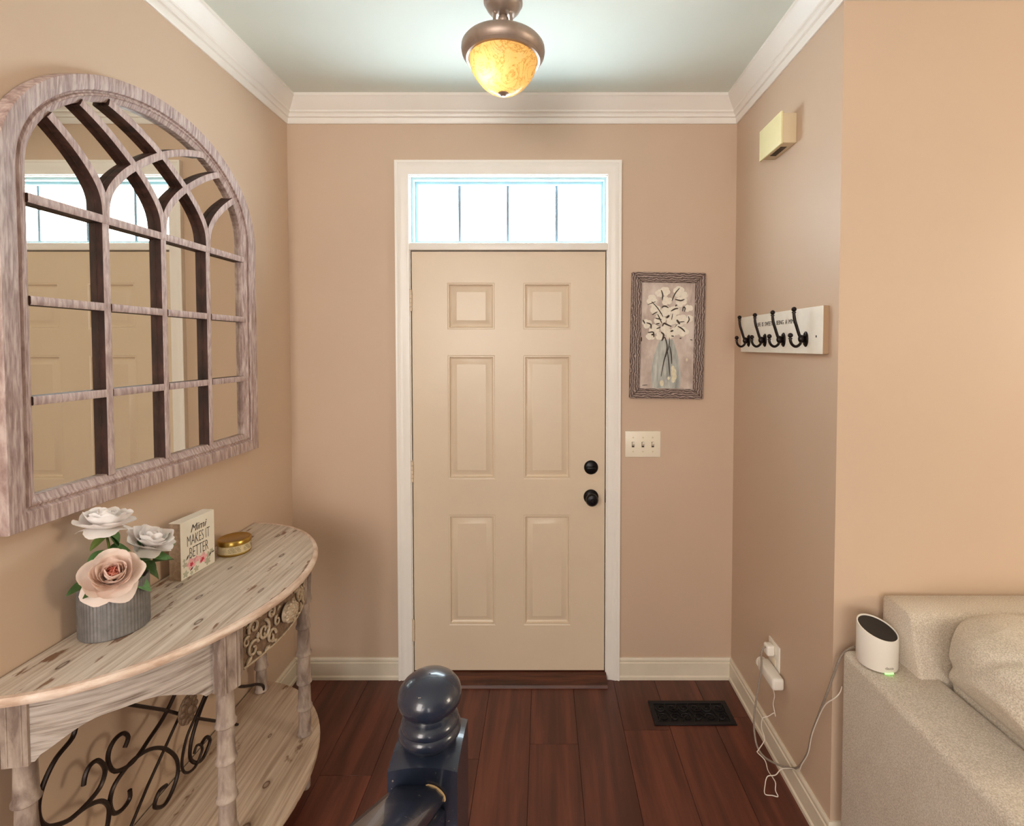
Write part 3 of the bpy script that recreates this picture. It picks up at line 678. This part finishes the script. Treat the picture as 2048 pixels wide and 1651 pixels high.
# ------------------------------------------------------------------ block sign and tin
sg_ = thing('block_sign', 'white wooden block sign with grey lettering and pink flowers on the console table', 'sign', (-1.143, 1.526, TZ), (0, 0, R(85.1)))
q = MB().box(0, .141, 0, .041, 0, .183, .0012, 1)
bl = obj('block', q, [M['signw'], M['signk']], sg_, local=True)
for p_ in bl.data.polygons:
    if abs(p_.normal.x) > .9: p_.material_index = 1
writing('lettering', 'Mimi', .034, M['ink'], sg_, (.070, -.0003, .140), sx=.95, shear=.35)
writing('lettering', 'MAKES IT', .050, M['ink'], sg_, (.0715, -.0003, .099), sx=.46, bold=-.0009)
writing('lettering', 'BETTER', .052, M['ink'], sg_, (.072, -.0003, .057), sx=.46, bold=-.0009)
def flat_blob(cx, cz, r, n, wob, seed, y):
    rn = random.Random(seed); ph = rn.random()*6
    return [(cx+r*(1+wob*math.sin(5*2*PI*i/n+ph))*math.cos(2*PI*i/n), y, cz+r*(1+wob*math.sin(5*2*PI*i/n+ph))*math.sin(2*PI*i/n)) for i in range(n)]
fp = MB(); fr_ = MB(); fd = MB()
for i, (cx, cz, r) in enumerate([(.040, .040, .017), (.088, .038, .016), (.062, .045, .010)]): fp.raw(flat_blob(cx, cz, r, 30, .22, i, -.0006), [range(30)])
for i, (cx, cz, r) in enumerate([(.040, .037, .0065), (.086, .035, .006), (.080, .030, .004)]): fr_.raw(flat_blob(cx, cz, r, 20, .25, i+9, -.0010), [range(20)])
for i, (cx, cz, r) in enumerate([(.014, .045, .008), (.017, .015, .010), (.060, .014, .009), (.112, .038, .010), (.108, .018, .011), (.126, .047, .007), (.040, .009, .006), (.012, .06, .005)]): obj('printed_leaf', MB().raw(flat_blob(cx, cz, r, 20, .3, i+20, -.0004), [range(20)]), M['inkg'], sg_, local=True)
for (a, b, c, d) in [(.020, .058, .030, .072), (.034, .018, .046, .026), (.114, .034, .124, .042), (.126, .040, .137, .042)]: fd.tube([(a, -.0008, b), ((a+c)/2, -.0008, (b+d)/2), (c, -.0008, d)], [.0006, .0022, .0006], 6)
obj('printed_flower', fp, M['inkp'], sg_, local=True); obj('flower_centre', fr_, M['inkr'], sg_, local=True)
obj('printed_twig', fd, M['ink'], sg_, local=True)
TC = Vector((-1.118, 1.752, TZ)); tr_ = .053
tin = thing('candle_tin', 'small round gold-lidded tin beside the block sign', 'tin', TC)
obj('tin_body', MB().lathe([(0, 0), (tr_-.002, 0), (tr_, .003), (tr_, .005), (tr_-.001, .006), (tr_-.001, .037), (0, .037)], TC, 36, cap=False), M['gold'], tin)
obj('paper_label', MB().lathe([(tr_-.0004, .008), (tr_-.0002, .0085), (tr_-.0002, .0345), (tr_-.0004, .035)], TC, 36, cap=False), M['label'], tin)
obj('lid', MB().lathe([(tr_, .0365), (tr_+.0015, .037), (tr_+.0015, .049), (tr_-.001, .0525), (tr_-.006, .0535), (tr_-.008, .0525), (0, .0525)], TC, 36, cap=False), M['gold'], tin)
lt = MB()
for k, z in enumerate((.030, .025, .020, .015)):
    for a0, a1 in ((R(-78), R(-35)), (R(-25), R(28))):
        n = 12; ph = k*1.7
        for j in range(n):
            if (j*7+k*3) % 5 == 0: continue
            a = a0+(a1-a0)*j/n; b = a+(a1-a0)/n*.7
            lt.tube([TC+Vector((tr_*math.cos(a), tr_*math.sin(a), z)), TC+Vector((tr_*math.cos(b), tr_*math.sin(b), z))], .0007, 4)
obj('label_print', lt, M['ink'], tin)

# ------------------------------------------------------------------ framed painting
pic = thing('framed_painting', 'small painting of white blossoms in a vase, in a grained grey wood frame', 'picture', (.591, D, 1.677), (0, R(.9), 0))
w2, h2, rw = .175, .300, .047
def rail(poly): 
    q = MB(); k = 4
    def f(o): return [(poly[i][0], poly[i][1]) for i in range(4)]
    q.prism(poly, -.030, -.002, lambda a, b, c: (a, c, b)); bmesh.ops.bevel(q.bm, geom=q.bm.edges[:], offset=.003, segments=1, affect='EDGES'); return q
for poly in ([(-w2, -h2), (-w2+rw, -h2+rw), (-w2+rw, h2-rw), (-w2, h2)], [(w2, -h2), (w2-rw, -h2+rw), (w2-rw, h2-rw), (w2, h2)], [(-w2, h2), (-w2+rw, h2-rw), (w2-rw, h2-rw), (w2, h2)], [(-w2, -h2), (-w2+rw, -h2+rw), (w2-rw, -h2+rw), (w2, -h2)]):
    hor = abs(poly[0][1]-poly[3][1]) < .01
    o = obj('frame_rail', rail(poly), M['pframe'], pic, local=True)
    if hor:      # grain along the rail
        o.data.transform(Matrix.Rotation(R(-90), 4, 'Y')); o.rotation_euler = (0, R(90), 0)
obj('canvas', MB().box(-w2+rw-.004, w2-rw+.004, -.018, -.004, -h2+rw-.004, h2-rw+.004), M['canvas'], pic, local=True)
def px(a, b, y=-.0186): return ((a-575)*.000405, y, (830-b)*.000405)
vz = [(490, 880), (455, 960), (425, 1060), (400, 1170), (395, 1280), (402, 1370), (412, 1448), (735, 1448), (745, 1370), (745, 1280), (728, 1170), (700, 1040), (668, 940), (640, 870)]
obj('painted_vase', MB().raw([px(*v_) for v_ in vz], [range(len(vz))]).raw([px(a, b, -.0189) for a, b in [(640, 1170), (690, 1200), (700, 1290), (660, 1400), (640, 1320)]], [range(5)]), M['pvase'], pic, local=True)
pb = MB(); rn = random.Random(4)
for (a, b, r) in [(540, 310, 56), (470, 330, 45), (700, 310, 62), (760, 350, 40), (380, 410, 58), (430, 520, 55), (560, 420, 58), (730, 430, 62), (650, 540, 60), (815, 505, 45), (555, 540, 55), (480, 640, 62), (620, 640, 60), (740, 650, 68), (835, 620, 40), (330, 690, 52), (420, 760, 55), (560, 750, 62), (680, 760, 58), (765, 780, 52), (375, 835, 48), (480, 835, 45), (610, 820, 45)]:
    for k in range(5):
        an = 2*PI*k/5+rn.random(); c_ = (a+r*.52*math.cos(an), b+r*.52*math.sin(an)); rr = r*rn.uniform(.48, .68)
        n = 10; y = -.0190-rn.random()*.0012
        q = [px(c_[0]+rr*math.cos(2*PI*i/n)*1.1, c_[1]+rr*math.sin(2*PI*i/n), y) for i in range(n)]+[px(c_[0], c_[1], y-.0012)]
        pb.raw(q, [(i, (i+1) % n, n) for i in range(n)])
obj('painted_petals', pb, M['pwhite'], pic, local=True, kind='stuff')
pc = MB()
for ih, (a, b, r) in enumerate([(660, 1260, 40), (668, 1310, 36), (648, 1210, 26), (655, 1350, 28), (810, 1110, 16), (520, 1390, 30), (600, 1330, 18)]):
    n = 12; pc.raw([px(a+r*.8*math.cos(2*PI*i/n), b+r*1.2*math.sin(2*PI*i/n), -.0198-.0002*ih) for i in range(n)], [range(n)])
obj('painted_highlight', pc, M['pcream'], pic, local=True)
pd = MB()
for pts, r in [([(520, 880), (545, 850), (575, 970), (540, 1130), (512, 1310)], 7), ([(598, 850), (597, 940), (560, 1080)], 5), ([(605, 950), (625, 1050), (634, 1160)], 7), ([(575, 980), (600, 1160), (618, 1310)], 6), ([(705, 268), (655, 330), (618, 420)], 7), ([(490, 295), (508, 350), (505, 410)], 8), ([(380, 430), (455, 510), (520, 610)], 6), ([(335, 468), (425, 432)], 5), ([(500, 498), (535, 482), (580, 500)], 9), ([(610, 540), (650, 515), (695, 505)], 9), ([(655, 400), (720, 415), (765, 398)], 9), ([(745, 540), (755, 490), (775, 505), (768, 545)], 8), ([(390, 585), (450, 550)], 7), ([(430, 625), (500, 640)], 8), ([(455, 580), (505, 680)], 7), ([(560, 620), (590, 590)], 14), ([(515, 720), (530, 685), (570, 700), (620, 720)], 10), ([(680, 640), (715, 690)], 13), ([(690, 670), (770, 660)], 6), ([(815, 595), (825, 640), (800, 680)], 7), ([(285, 650), (305, 690)], 8), ([(325, 680), (375, 700), (380, 750)], 9), ([(435, 695), (480, 685)], 8), ([(445, 750), (490, 728)], 7), ([(695, 715), (745, 745), (780, 780)], 9), ([(345, 798), (405, 790), (415, 850)], 9), ([(385, 820), (420, 815)], 12), ([(500, 790), (530, 820), (510, 890)], 11), ([(610, 780), (640, 765)], 11), ([(620, 830), (650, 835)], 8), ([(660, 480), (675, 465)], 9), ([(630, 570), (620, 640)], 5), ([(655, 730), (690, 690)], 4), ([(290, 1418), (350, 1412)], 4), ([(268, 850), (270, 900)], 8), ([(720, 858), (740, 855)], 7), ([(845, 870), (870, 875)], 5)]:
    pp = [Vector(px(a, b, -.0208)) for a, b in pts]; pp = cat_rom(pp, 4) if len(pp) > 2 else [pp[0], (pp[0]+pp[1])/2, pp[1]]
    k = len(pp); pd.tube(pp, [r*.00042*(.35+.65*math.sin(PI*(i+.5)/k)) for i in range(k)], 6)
obj('painted_stems', pd, M['pdark'], pic, local=True, kind='stuff')

# ------------------------------------------------------------------ light switch plate
sw = thing('light_switch', 'triple light switch plate right of the front door', 'light switch', (.4800, D, 1.092))
SX0, SX1, SZ0, SZ1 = .3943, .5665, 1.092, 1.2185
obj('plate', MB().box(SX0, SX1, D-.007, D, SZ0, SZ1, .003), M['plastic'], sw)
for k in range(3):
    cx = .480+(k-1)*.0475; cz_ = 1.153
    obj('toggle_slot', MB().box(cx-.006, cx+.006, D-.0078, D-.006, cz_-.013, cz_+.013), M['slot'], sw)
    tg = MB().prism([(D-.007, cz_-.006), (D-.007, cz_+.009), (D-.019, cz_+.014), (D-.020, cz_+.007)], cx-.0045, cx+.0045, lambda a, b, c: (c, a, b))
    obj('toggle', tg, M['plastic'], sw)
    for s_ in (-1, 1): obj('screw', MB().lathe([(.0036, 0), (.0036, .0012), (.002, .0018)], (cx, D-.007, cz_+s_*.034), 12, ry), M['chimeb'], sw)

# ------------------------------------------------------------------ door chime box
ch = thing('door_chime', 'cream door chime box high on the right wall', 'door chime', (XR, 1.885, 2.362))
obj('chime_base', MB().box(.868, XR, 1.803, 1.972, 2.366, 2.474, .003), M['chimeb'], ch)
obj('chime_cover', MB().box(.860, .8675, 1.798, 1.977, 2.361, 2.479, .002), M['chime'], ch)
gr = MB()
for k in range(9): gr.box(.880, .902, 1.840+k*.010, 1.8455+k*.010, 2.3645, 2.3670)
obj('grille', gr, M['slot'], ch)

# ------------------------------------------------------------------ coat hook board
hk = thing('coat_hook_rack', 'white board with four dark double coat hooks on the right wall', 'coat rack', (XR, 1.907, 1.601), (0, 0, R(-90)))
q = MB().box(-.327, .327, -.021, 0, 0, .157, .0015, 1); bo = obj('board', q, [M['board'], M['boardb']], hk, local=True)
for p_ in bo.data.polygons:
    if p_.normal.y > -.5: p_.material_index = 1
writing('lettering', 'LIFE  IS  SWEETER  BEING  A  MIMI', .0235, M['ink'], hk, (-.005, -.0214, .108), sx=.88)
def make_hook():
    up = cat_rom([(0, -.038, .052), (0, -.045, .068), (0, -.052, .090), (0, -.059, .112), (0, -.0625, .132), (0, -.063, .146)], 5)
    lo = cat_rom([(0, -.036, .052), (0, -.040, .034), (0, -.054, .0245), (0, -.067, .031), (0, -.0735, .044), (0, -.074, .055)], 5)
    q = MB().tube(up, [.0052]*(len(up)-6)+[.0048]*6, 9).tube(lo, .0048, 9)
    for c_, r in (((0, -.063, .152), .0085), ((0, -.0742, .063), .0085)): q.ball(c_, r, 14)
    for c_ in ((0, -.063, .141), (0, -.0742, .052)): q.lathe([(.0072, -.0015), (.0072, .0015)], c_, 12)
    q.ball((0, -.036, .051), (.0085, .012, .014), 12)
    h = obj('coat_hook', q, M['hook'], hk, local=True, ang=60)
    pl_ = MB().ball((0, -.0215, .050), (.017, .0065, .027), 20)
    obj('back_plate', pl_, M['hook'], h, local=True, ang=60)
    for s_ in (-1, 1): obj('screw', MB().ball((0, -.027, .050+s_*.018), (.0032, .002, .0032), 8), M['black'], h, local=True)
    return h
hp = make_hook()
for i, hx in enumerate((-.240, -.084, .070, .226)):
    if i == 0: hp.location.x = hx
    else:
        c = hp.copy(); C.objects.link(c); c.location.x = hx
        for k in hp.children:
            d = k.copy(); C.objects.link(d); d.parent = c
for s_ in (-1, 1): obj('mounting_screw', MB().ball((s_*.29, -.0212, .058), (.0035, .0012, .0045), 8), M['black'], hk, local=True)

# ------------------------------------------------------------------ floor register
fv = thing('floor_vent', 'black metal floor register with scroll grille in front of the right wall', 'vent', (.654, 2.128, 0))
vx0, vx1, vy0, vy1 = .478, .832, 2.056, 2.200
q = MB().box(vx0, vx1, vy0, vy0+.018, .0, .005, .001, 1).box(vx0, vx1, vy1-.018, vy1, .0, .005, .001, 1).box(vx0, vx0+.022, vy0+.018, vy1-.018, .0, .005, .001, 1).box(vx1-.022, vx1, vy0+.018, vy1-.018, .0, .005, .001, 1)
obj('vent_frame', q, M['vent'], fv)
obj('recess', MB().box(vx0+.022, vx1-.022, vy0+.018, vy1-.018, .0002, .001), M['ventd'], fv)
q = MB(); nx = 6
for i in range(nx):
    for j in range(2):
        cx = vx0+.022+(vx1-vx0-.044)*(i+.5)/nx; cy = vy0+.018+(vy1-vy0-.036)*(j+.5)/2; s_ = 1 if (i+j) % 2 else -1
        q.tube([(cx+s_*(.024-.018*t/16)*math.cos(t/16*8+j*PI), cy+(.024-.018*t/16)*math.sin(t/16*8+j*PI), .0038) for t in range(17)], .0022, 5)
for i in range(nx+1):
    xx = vx0+.022+(vx1-vx0-.044)*i/nx
    q.tube([(xx+.008*math.sin(t/8*2*PI), vy0+.018+(vy1-vy0-.036)*t/8, .0034) for t in range(9)], .002, 5)
obj('scroll_grille', q, M['vent'], fv)

# ------------------------------------------------------------------ stair newel and handrail
NX, NY, nh = -.158, .668, .0455
nw = thing('stair_railing', 'dark painted stair newel post with round ball top and handrail', 'railing', (NX, NY, 0))
n = 12; rg = []
mb = MB(); vs = []; fs = []
zt = lambda x_, y_: 1.0835-.0062*((x_**2+y_**2)/nh**2)
for i in range(n+1):
    for j in range(n+1):
        a, b = -nh+2*nh*i/n, -nh+2*nh*j/n; vs.append(Vector((NX+a, NY+b, zt(a, b))))
for i in range(n):
    for j in range(n): fs.append((i*(n+1)+j, (i+1)*(n+1)+j, (i+1)*(n+1)+j+1, i*(n+1)+j+1))
bd_ = [(i, 0) for i in range(n)]+[(n, j) for j in range(n)]+[(i, n) for i in range(n, 0, -1)]+[(0, j) for j in range(n, 0, -1)]
b0 = len(vs)
for i, j in bd_: vs.append(Vector((NX-nh+2*nh*i/n, NY-nh+2*nh*j/n, 0)))
top = [i*(n+1)+j for i, j in bd_]; k = len(bd_)
for t in range(k): fs.append((top[t], top[(t+1) % k], b0+(t+1) % k, b0+t))
fs.append([b0+t for t in range(k)])
obj('newel_post', mb.raw(vs, fs), M['newel'], nw)
obj('ball_finial', MB().lathe([(.030, 1.072), (.034, 1.082), (.0385, 1.086), (.0420, 1.092), (.0425, 1.097), (.0405, 1.102), (.0385, 1.1035), (.0395, 1.106), (.038, 1.112), (.032, 1.117), (.0275, 1.1195), (.0270, 1.1215), (.032, 1.1240), (.0385, 1.1285), (.0425, 1.135), (.0436, 1.1425), (.042, 1.1505), (.037, 1.158), (.030, 1.1635), (.020, 1.1680), (.010, 1.1703), (.001, 1.1708)], (NX, NY, 0), 40, cap=False), M['newel'], nw, ang=60)
rp = [(-.0345, -.058), (-.0345, -.034), (-.027, -.028), (-.0335, -.020), (-.0345, -.010), (-.030, -.002), (-.020, .0), (.014, .0), (.024, -.004), (.0335, -.014), (.0335, -.022), (.027, -.028), (.0345, -.034), (.0345, -.058)]
RXc = -.163; sl = .657; y1_ = NY-nh-.001; y0_ = -.75
rgs = [[(RXc+a, yy, 1.055+b+(y1_-yy)*sl) for a, b in rp] for yy in (y0_, y1_)]
hr = obj('handrail', MB().loft(rgs, True, True), M['newel'], nw, ang=50)
ch_ = [(RXc+.010, y1_-.0012, 1.0555), (RXc+.020, y1_-.0012, 1.0535), (RXc+.028, y1_-.0012, 1.048), (RXc+.0335, y1_-.0012, 1.0405), (RXc+.0343, y1_-.0012, 1.034)]
obj('paint_chip', MB().tube(cat_rom(ch_, 3), [.0008]+[.0018]*11+[.0006], 6), M['chip'], hr, label='bare wood chip')

# ------------------------------------------------------------------ sofa and cushion
sf = thing('sofa', 'beige tweed sofa standing against the right-hand wall', 'sofa', (1.9, 1.0, 0))
AT = .693
q = MB().box(.9225, 1.125, .50, 1.492, .07, AT, .020, 4)
for v in q.bm.verts: v.co += Vector((mnoise.noise(v.co*6)*.004 if v.co.x > .95 else 0, 0, mnoise.noise(v.co*7+Vector((3, 1, 0)))*.004))
obj('arm', q, M['sofa'], sf, ang=60)
obj('arm', MB().box(2.75, 2.95, .50, 1.492, .07, AT, .02, 4), M['sofa'], sf, ang=60)
bk = MB().loft([[(xx, a, b) for a, b in ((1.325, .44), (1.338, .60), (1.350, .70), (1.384, .826), (1.392, .845), (1.402, .853), (1.500, .853), (1.508, .845), (1.508, .30), (1.33, .30))] for xx in (1.056, 1.061, 1.07, 2.8, 2.82)], True, True)
for v in bk.bm.verts:
    if v.co.x < 1.06: v.co.y = 1.42+(v.co.y-1.42)*.90; v.co.z = .6+(v.co.z-.6)*.985
obj('backrest', bk, M['sofa'], sf, ang=60)
obj('seat_base', MB().box(1.125, 2.75, .52, 1.33, .10, .44, .02, 3), M['sofa'], sf)
for xx in (.98, 2.88):
    for yy in (.56, 1.43): obj('leg', MB().lathe([(.02, 0), (.026, .07)], (xx, yy, 0), 12), M['mdark'], sf)
def cushion(name, label, cx, cy, cz, a, b, c, lean, seed, lo=0, rz=0):
    bmq = bmesh.new(); bmesh.ops.create_cube(bmq, size=2); bmesh.ops.subdivide_edges(bmq, edges=bmq.edges[:], cuts=34, use_grid_fill=True)
    for v in bmq.verts:
        p_ = v.co.copy(); ln = (abs(p_.x)**7+abs(p_.z)**7+abs(p_.y)**3.2)**(1/5.5); p_ = p_/ln
        fx = 1-.06*abs(p_.z)**2
        q_ = Vector((p_.x*a*fx, p_.y*b*(1-.35*abs(p_.x)**6), p_.z*c*(1-.05*p_.x**2)))
        wv = Vector((q_.x*5+q_.z*7, q_.y*6, q_.z*11-q_.x*6+seed)); w_ = mnoise.noise(wv)
        w2_ = 1-abs(mnoise.noise(Vector((q_.y*4+q_.x*4, seed, q_.z*9+q_.y*5-q_.x*2))))*2
        q_ += p_.normalized()*(.010*w_-.030*max(0, w2_-.62))
        v.co = q_
    q = MB().add(bmq, Matrix.Translation((cx, cy, cz)) @ Matrix.Rotation(rz, 4, 'Z') @ Matrix.Rotation(lean, 4, 'X'))
    for v in q.bm.verts:        # squeezed by the sofa around it
        v.co.z = max(v.co.z, lo)
        v.co.x = max(v.co.x, 1.130-.085*max(0, min(1, (v.co.z-.70)/.13))**.7)
        v.co.y = min(v.co.y, 1.322+.20*max(0, v.co.z-.44)*.38)
    o = obj(name, q, M['cush'], None, ang=180); tag(o, label, 'cushion'); return o
cushion('sofa_cushion', 'plump wrinkled beige back cushion leaning on the sofa backrest', 1.420, 1.160, .735, .362, .200, .176, 0, 3.3, .557)
cushion('seat_cushion', 'flat beige seat cushion lying on the sofa base', 1.93, .88, .495, .79, .355, .058, 0, 8.1, .442)

# ------------------------------------------------------------------ wifi router on the sofa arm
RC = Vector((.982, 1.418, AT+.002)); rr_ = .0525
rt = thing('wifi_router', 'white cylindrical wifi router with slanted dark top on the sofa arm', 'router', RC)
ztop = lambda x_, y_: .105-.13*x_+.25*y_
n = 48; rings = []
for (r, zz, rel) in [(.046, 0, 0), (rr_-.001, .002, 0), (rr_, .005, 0), (rr_, -.004, 1), (rr_-.001, 0, 1), (rr_-.0035, 0, 1), (rr_-.004, -.004, 1)]:
    rings.append([RC+Vector((r*math.cos(2*PI*i/n), r*math.sin(2*PI*i/n), (ztop(r*math.cos(2*PI*i/n), r*math.sin(2*PI*i/n)) if rel else 0)+zz)) for i in range(n)])
obj('housing', MB().loft(rings, True, False), M['white'], rt)
ring = [RC+Vector(((rr_-.004)*math.cos(2*PI*i/n), (rr_-.004)*math.sin(2*PI*i/n), ztop((rr_-.004)*math.cos(2*PI*i/n), (rr_-.004)*math.sin(2*PI*i/n))-.003)) for i in range(n)]
obj('top_mesh', MB().raw(ring, [range(n)]), M['mesh'], rt, label='dark mesh top')
aL = math.atan2(-1, .02)
obj('status_light', MB().tube([RC+Vector(((rr_+.0002)*math.cos(aL+t*.06), (rr_+.0002)*math.sin(aL+t*.06), .0012)) for t in range(-4, 5)], .0016, 6), M['led'], rt, label='green glowing status light')
for i, chh in enumerate('deco'):
    a = aL+(i-1.5)*.115
    writing('lettering', chh, .0115, M['text'], rt, (math.cos(a)*(rr_+.0003), math.sin(a)*(rr_+.0003), .013), (PI/2, 0, a+PI/2), sx=1.15)

# ------------------------------------------------------------------ wall outlet, plug, adapter and cords
ou = thing('wall_outlet', 'white wall outlet plate low on the right wall', 'outlet', (XR, 1.912, .34))
obj('plate', MB().box(.914, XR, 1.868, 1.955, .350, .455, .002), M['white'], ou)
for z in (.428, .378): obj('receptacle', MB().box(.9125, .9145, 1.893, 1.929, z-.015, z+.015, .001), M['plastic'], ou)
pg = thing('plug', 'small white plug in the top socket of the wall outlet', 'plug', (.900, 1.912, .428))
obj('plug_body', MB().box(.880, .9120, 1.893, 1.931, .405, .447, .008, 3), M['white'], pg)
ad = thing('power_adapter', 'white power adapter brick plugged in under the small plug', 'adapter', (.890, 1.86, .30))
obj('adapter_body', MB().box(.866, .9120, 1.815, 1.950, .322, .368, .010, 3), M['white'], ad)
obj('adapter_end', MB().lathe([(.022, 0), (.022, .010), (.018, .014)], (.886, 1.948, .345), 20, Matrix.Rotation(R(-90), 4, 'X')), M['white'], ad)
TH = R(1.67); H_ = 1.625
def at(x, y, Y):       # point at depth Y along a direction measured in the photograph
    a, b = (x-1087)/980, -(y-721.6)/980
    r = Vector((a, math.cos(TH)+b*math.sin(TH), -math.sin(TH)+b*math.cos(TH))); return r*(Y/r.y)+Vector((0, 0, H_))
gp = [(1536, 1294, 1.912), (1528, 1294, 1.905), (1523, 1305, 1.90), (1523, 1330, 1.90), (1519, 1360, 1.90), (1513, 1395, 1.90), (1508, 1437, 1.90), (1509, 1465, 1.90), (1515, 1493, 1.88), (1530, 1514, 1.85), (1560, 1530, 1.79), (1588, 1536, 1.73), (1612, 1527, 1.68), (1630, 1503, 1.64), (1638, 1470, 1.62), (1643, 1430, 1.58), (1655, 1392, 1.54), (1668, 1347, 1.515), (1679, 1318, 1.502), (1690, 1303, 1.497), (1699, 1297, 1.488)]
cpts = [at(*g) for g in gp]
cpts = [Vector((min(v.x, .906) if v.y > 1.53 else v.x, v.y, v.z)) for v in cpts]+[Vector((.952, 1.472, AT+.016))]
cd = obj('router_cord', MB().tube(cat_rom(cpts, 6), .0036, 7), M['cord']); tag(cd, 'braided grey cord hanging from the outlet up to the router', 'cord')
wp = [(1544, 1373, 1.86), (1549, 1390, 1.87), (1556, 1408, 1.88), (1563, 1431, 1.86), (1548, 1425, 1.86), (1536, 1432, 1.87), (1525, 1436, 1.88), (1523, 1455, 1.88), (1529, 1478, 1.87), (1516, 1500, 1.86), (1515, 1504, 1.86), (1530, 1520, 1.83), (1536, 1540, 1.80), (1546, 1555, 1.76), (1551, 1565, 1.745), (1551, 1580, 1.735), (1556, 1592, 1.725), (1545, 1590, 1.73), (1530, 1587, 1.735), (1530, 1570, 1.75), (1535, 1552, 1.765), (1551, 1549, 1.765), (1563, 1537, 1.765), (1583, 1536, 1.74), (1604, 1541, 1.70), (1613, 1528, 1.68), (1628, 1505, 1.64), (1636, 1470, 1.62), (1641, 1432, 1.58), (1652, 1408, 1.545), (1670, 1395, 1.515), (1680, 1384, 1.508), (1684, 1372, 1.506)]
wpts = []
for i, g in enumerate(wp):
    v = at(g[0], g[1], g[2]-(.014 if i > 8 else 0)); v.z = max(v.z, .0028); v.x = min(v.x, .900) if v.y > 1.53 else v.x; wpts.append(v)
cw = obj('adapter_cord', MB().tube(cat_rom(wpts, 5), .0017, 6), M['cordw']); tag(cw, 'thin white cord from the adapter looping on the floor', 'cord')
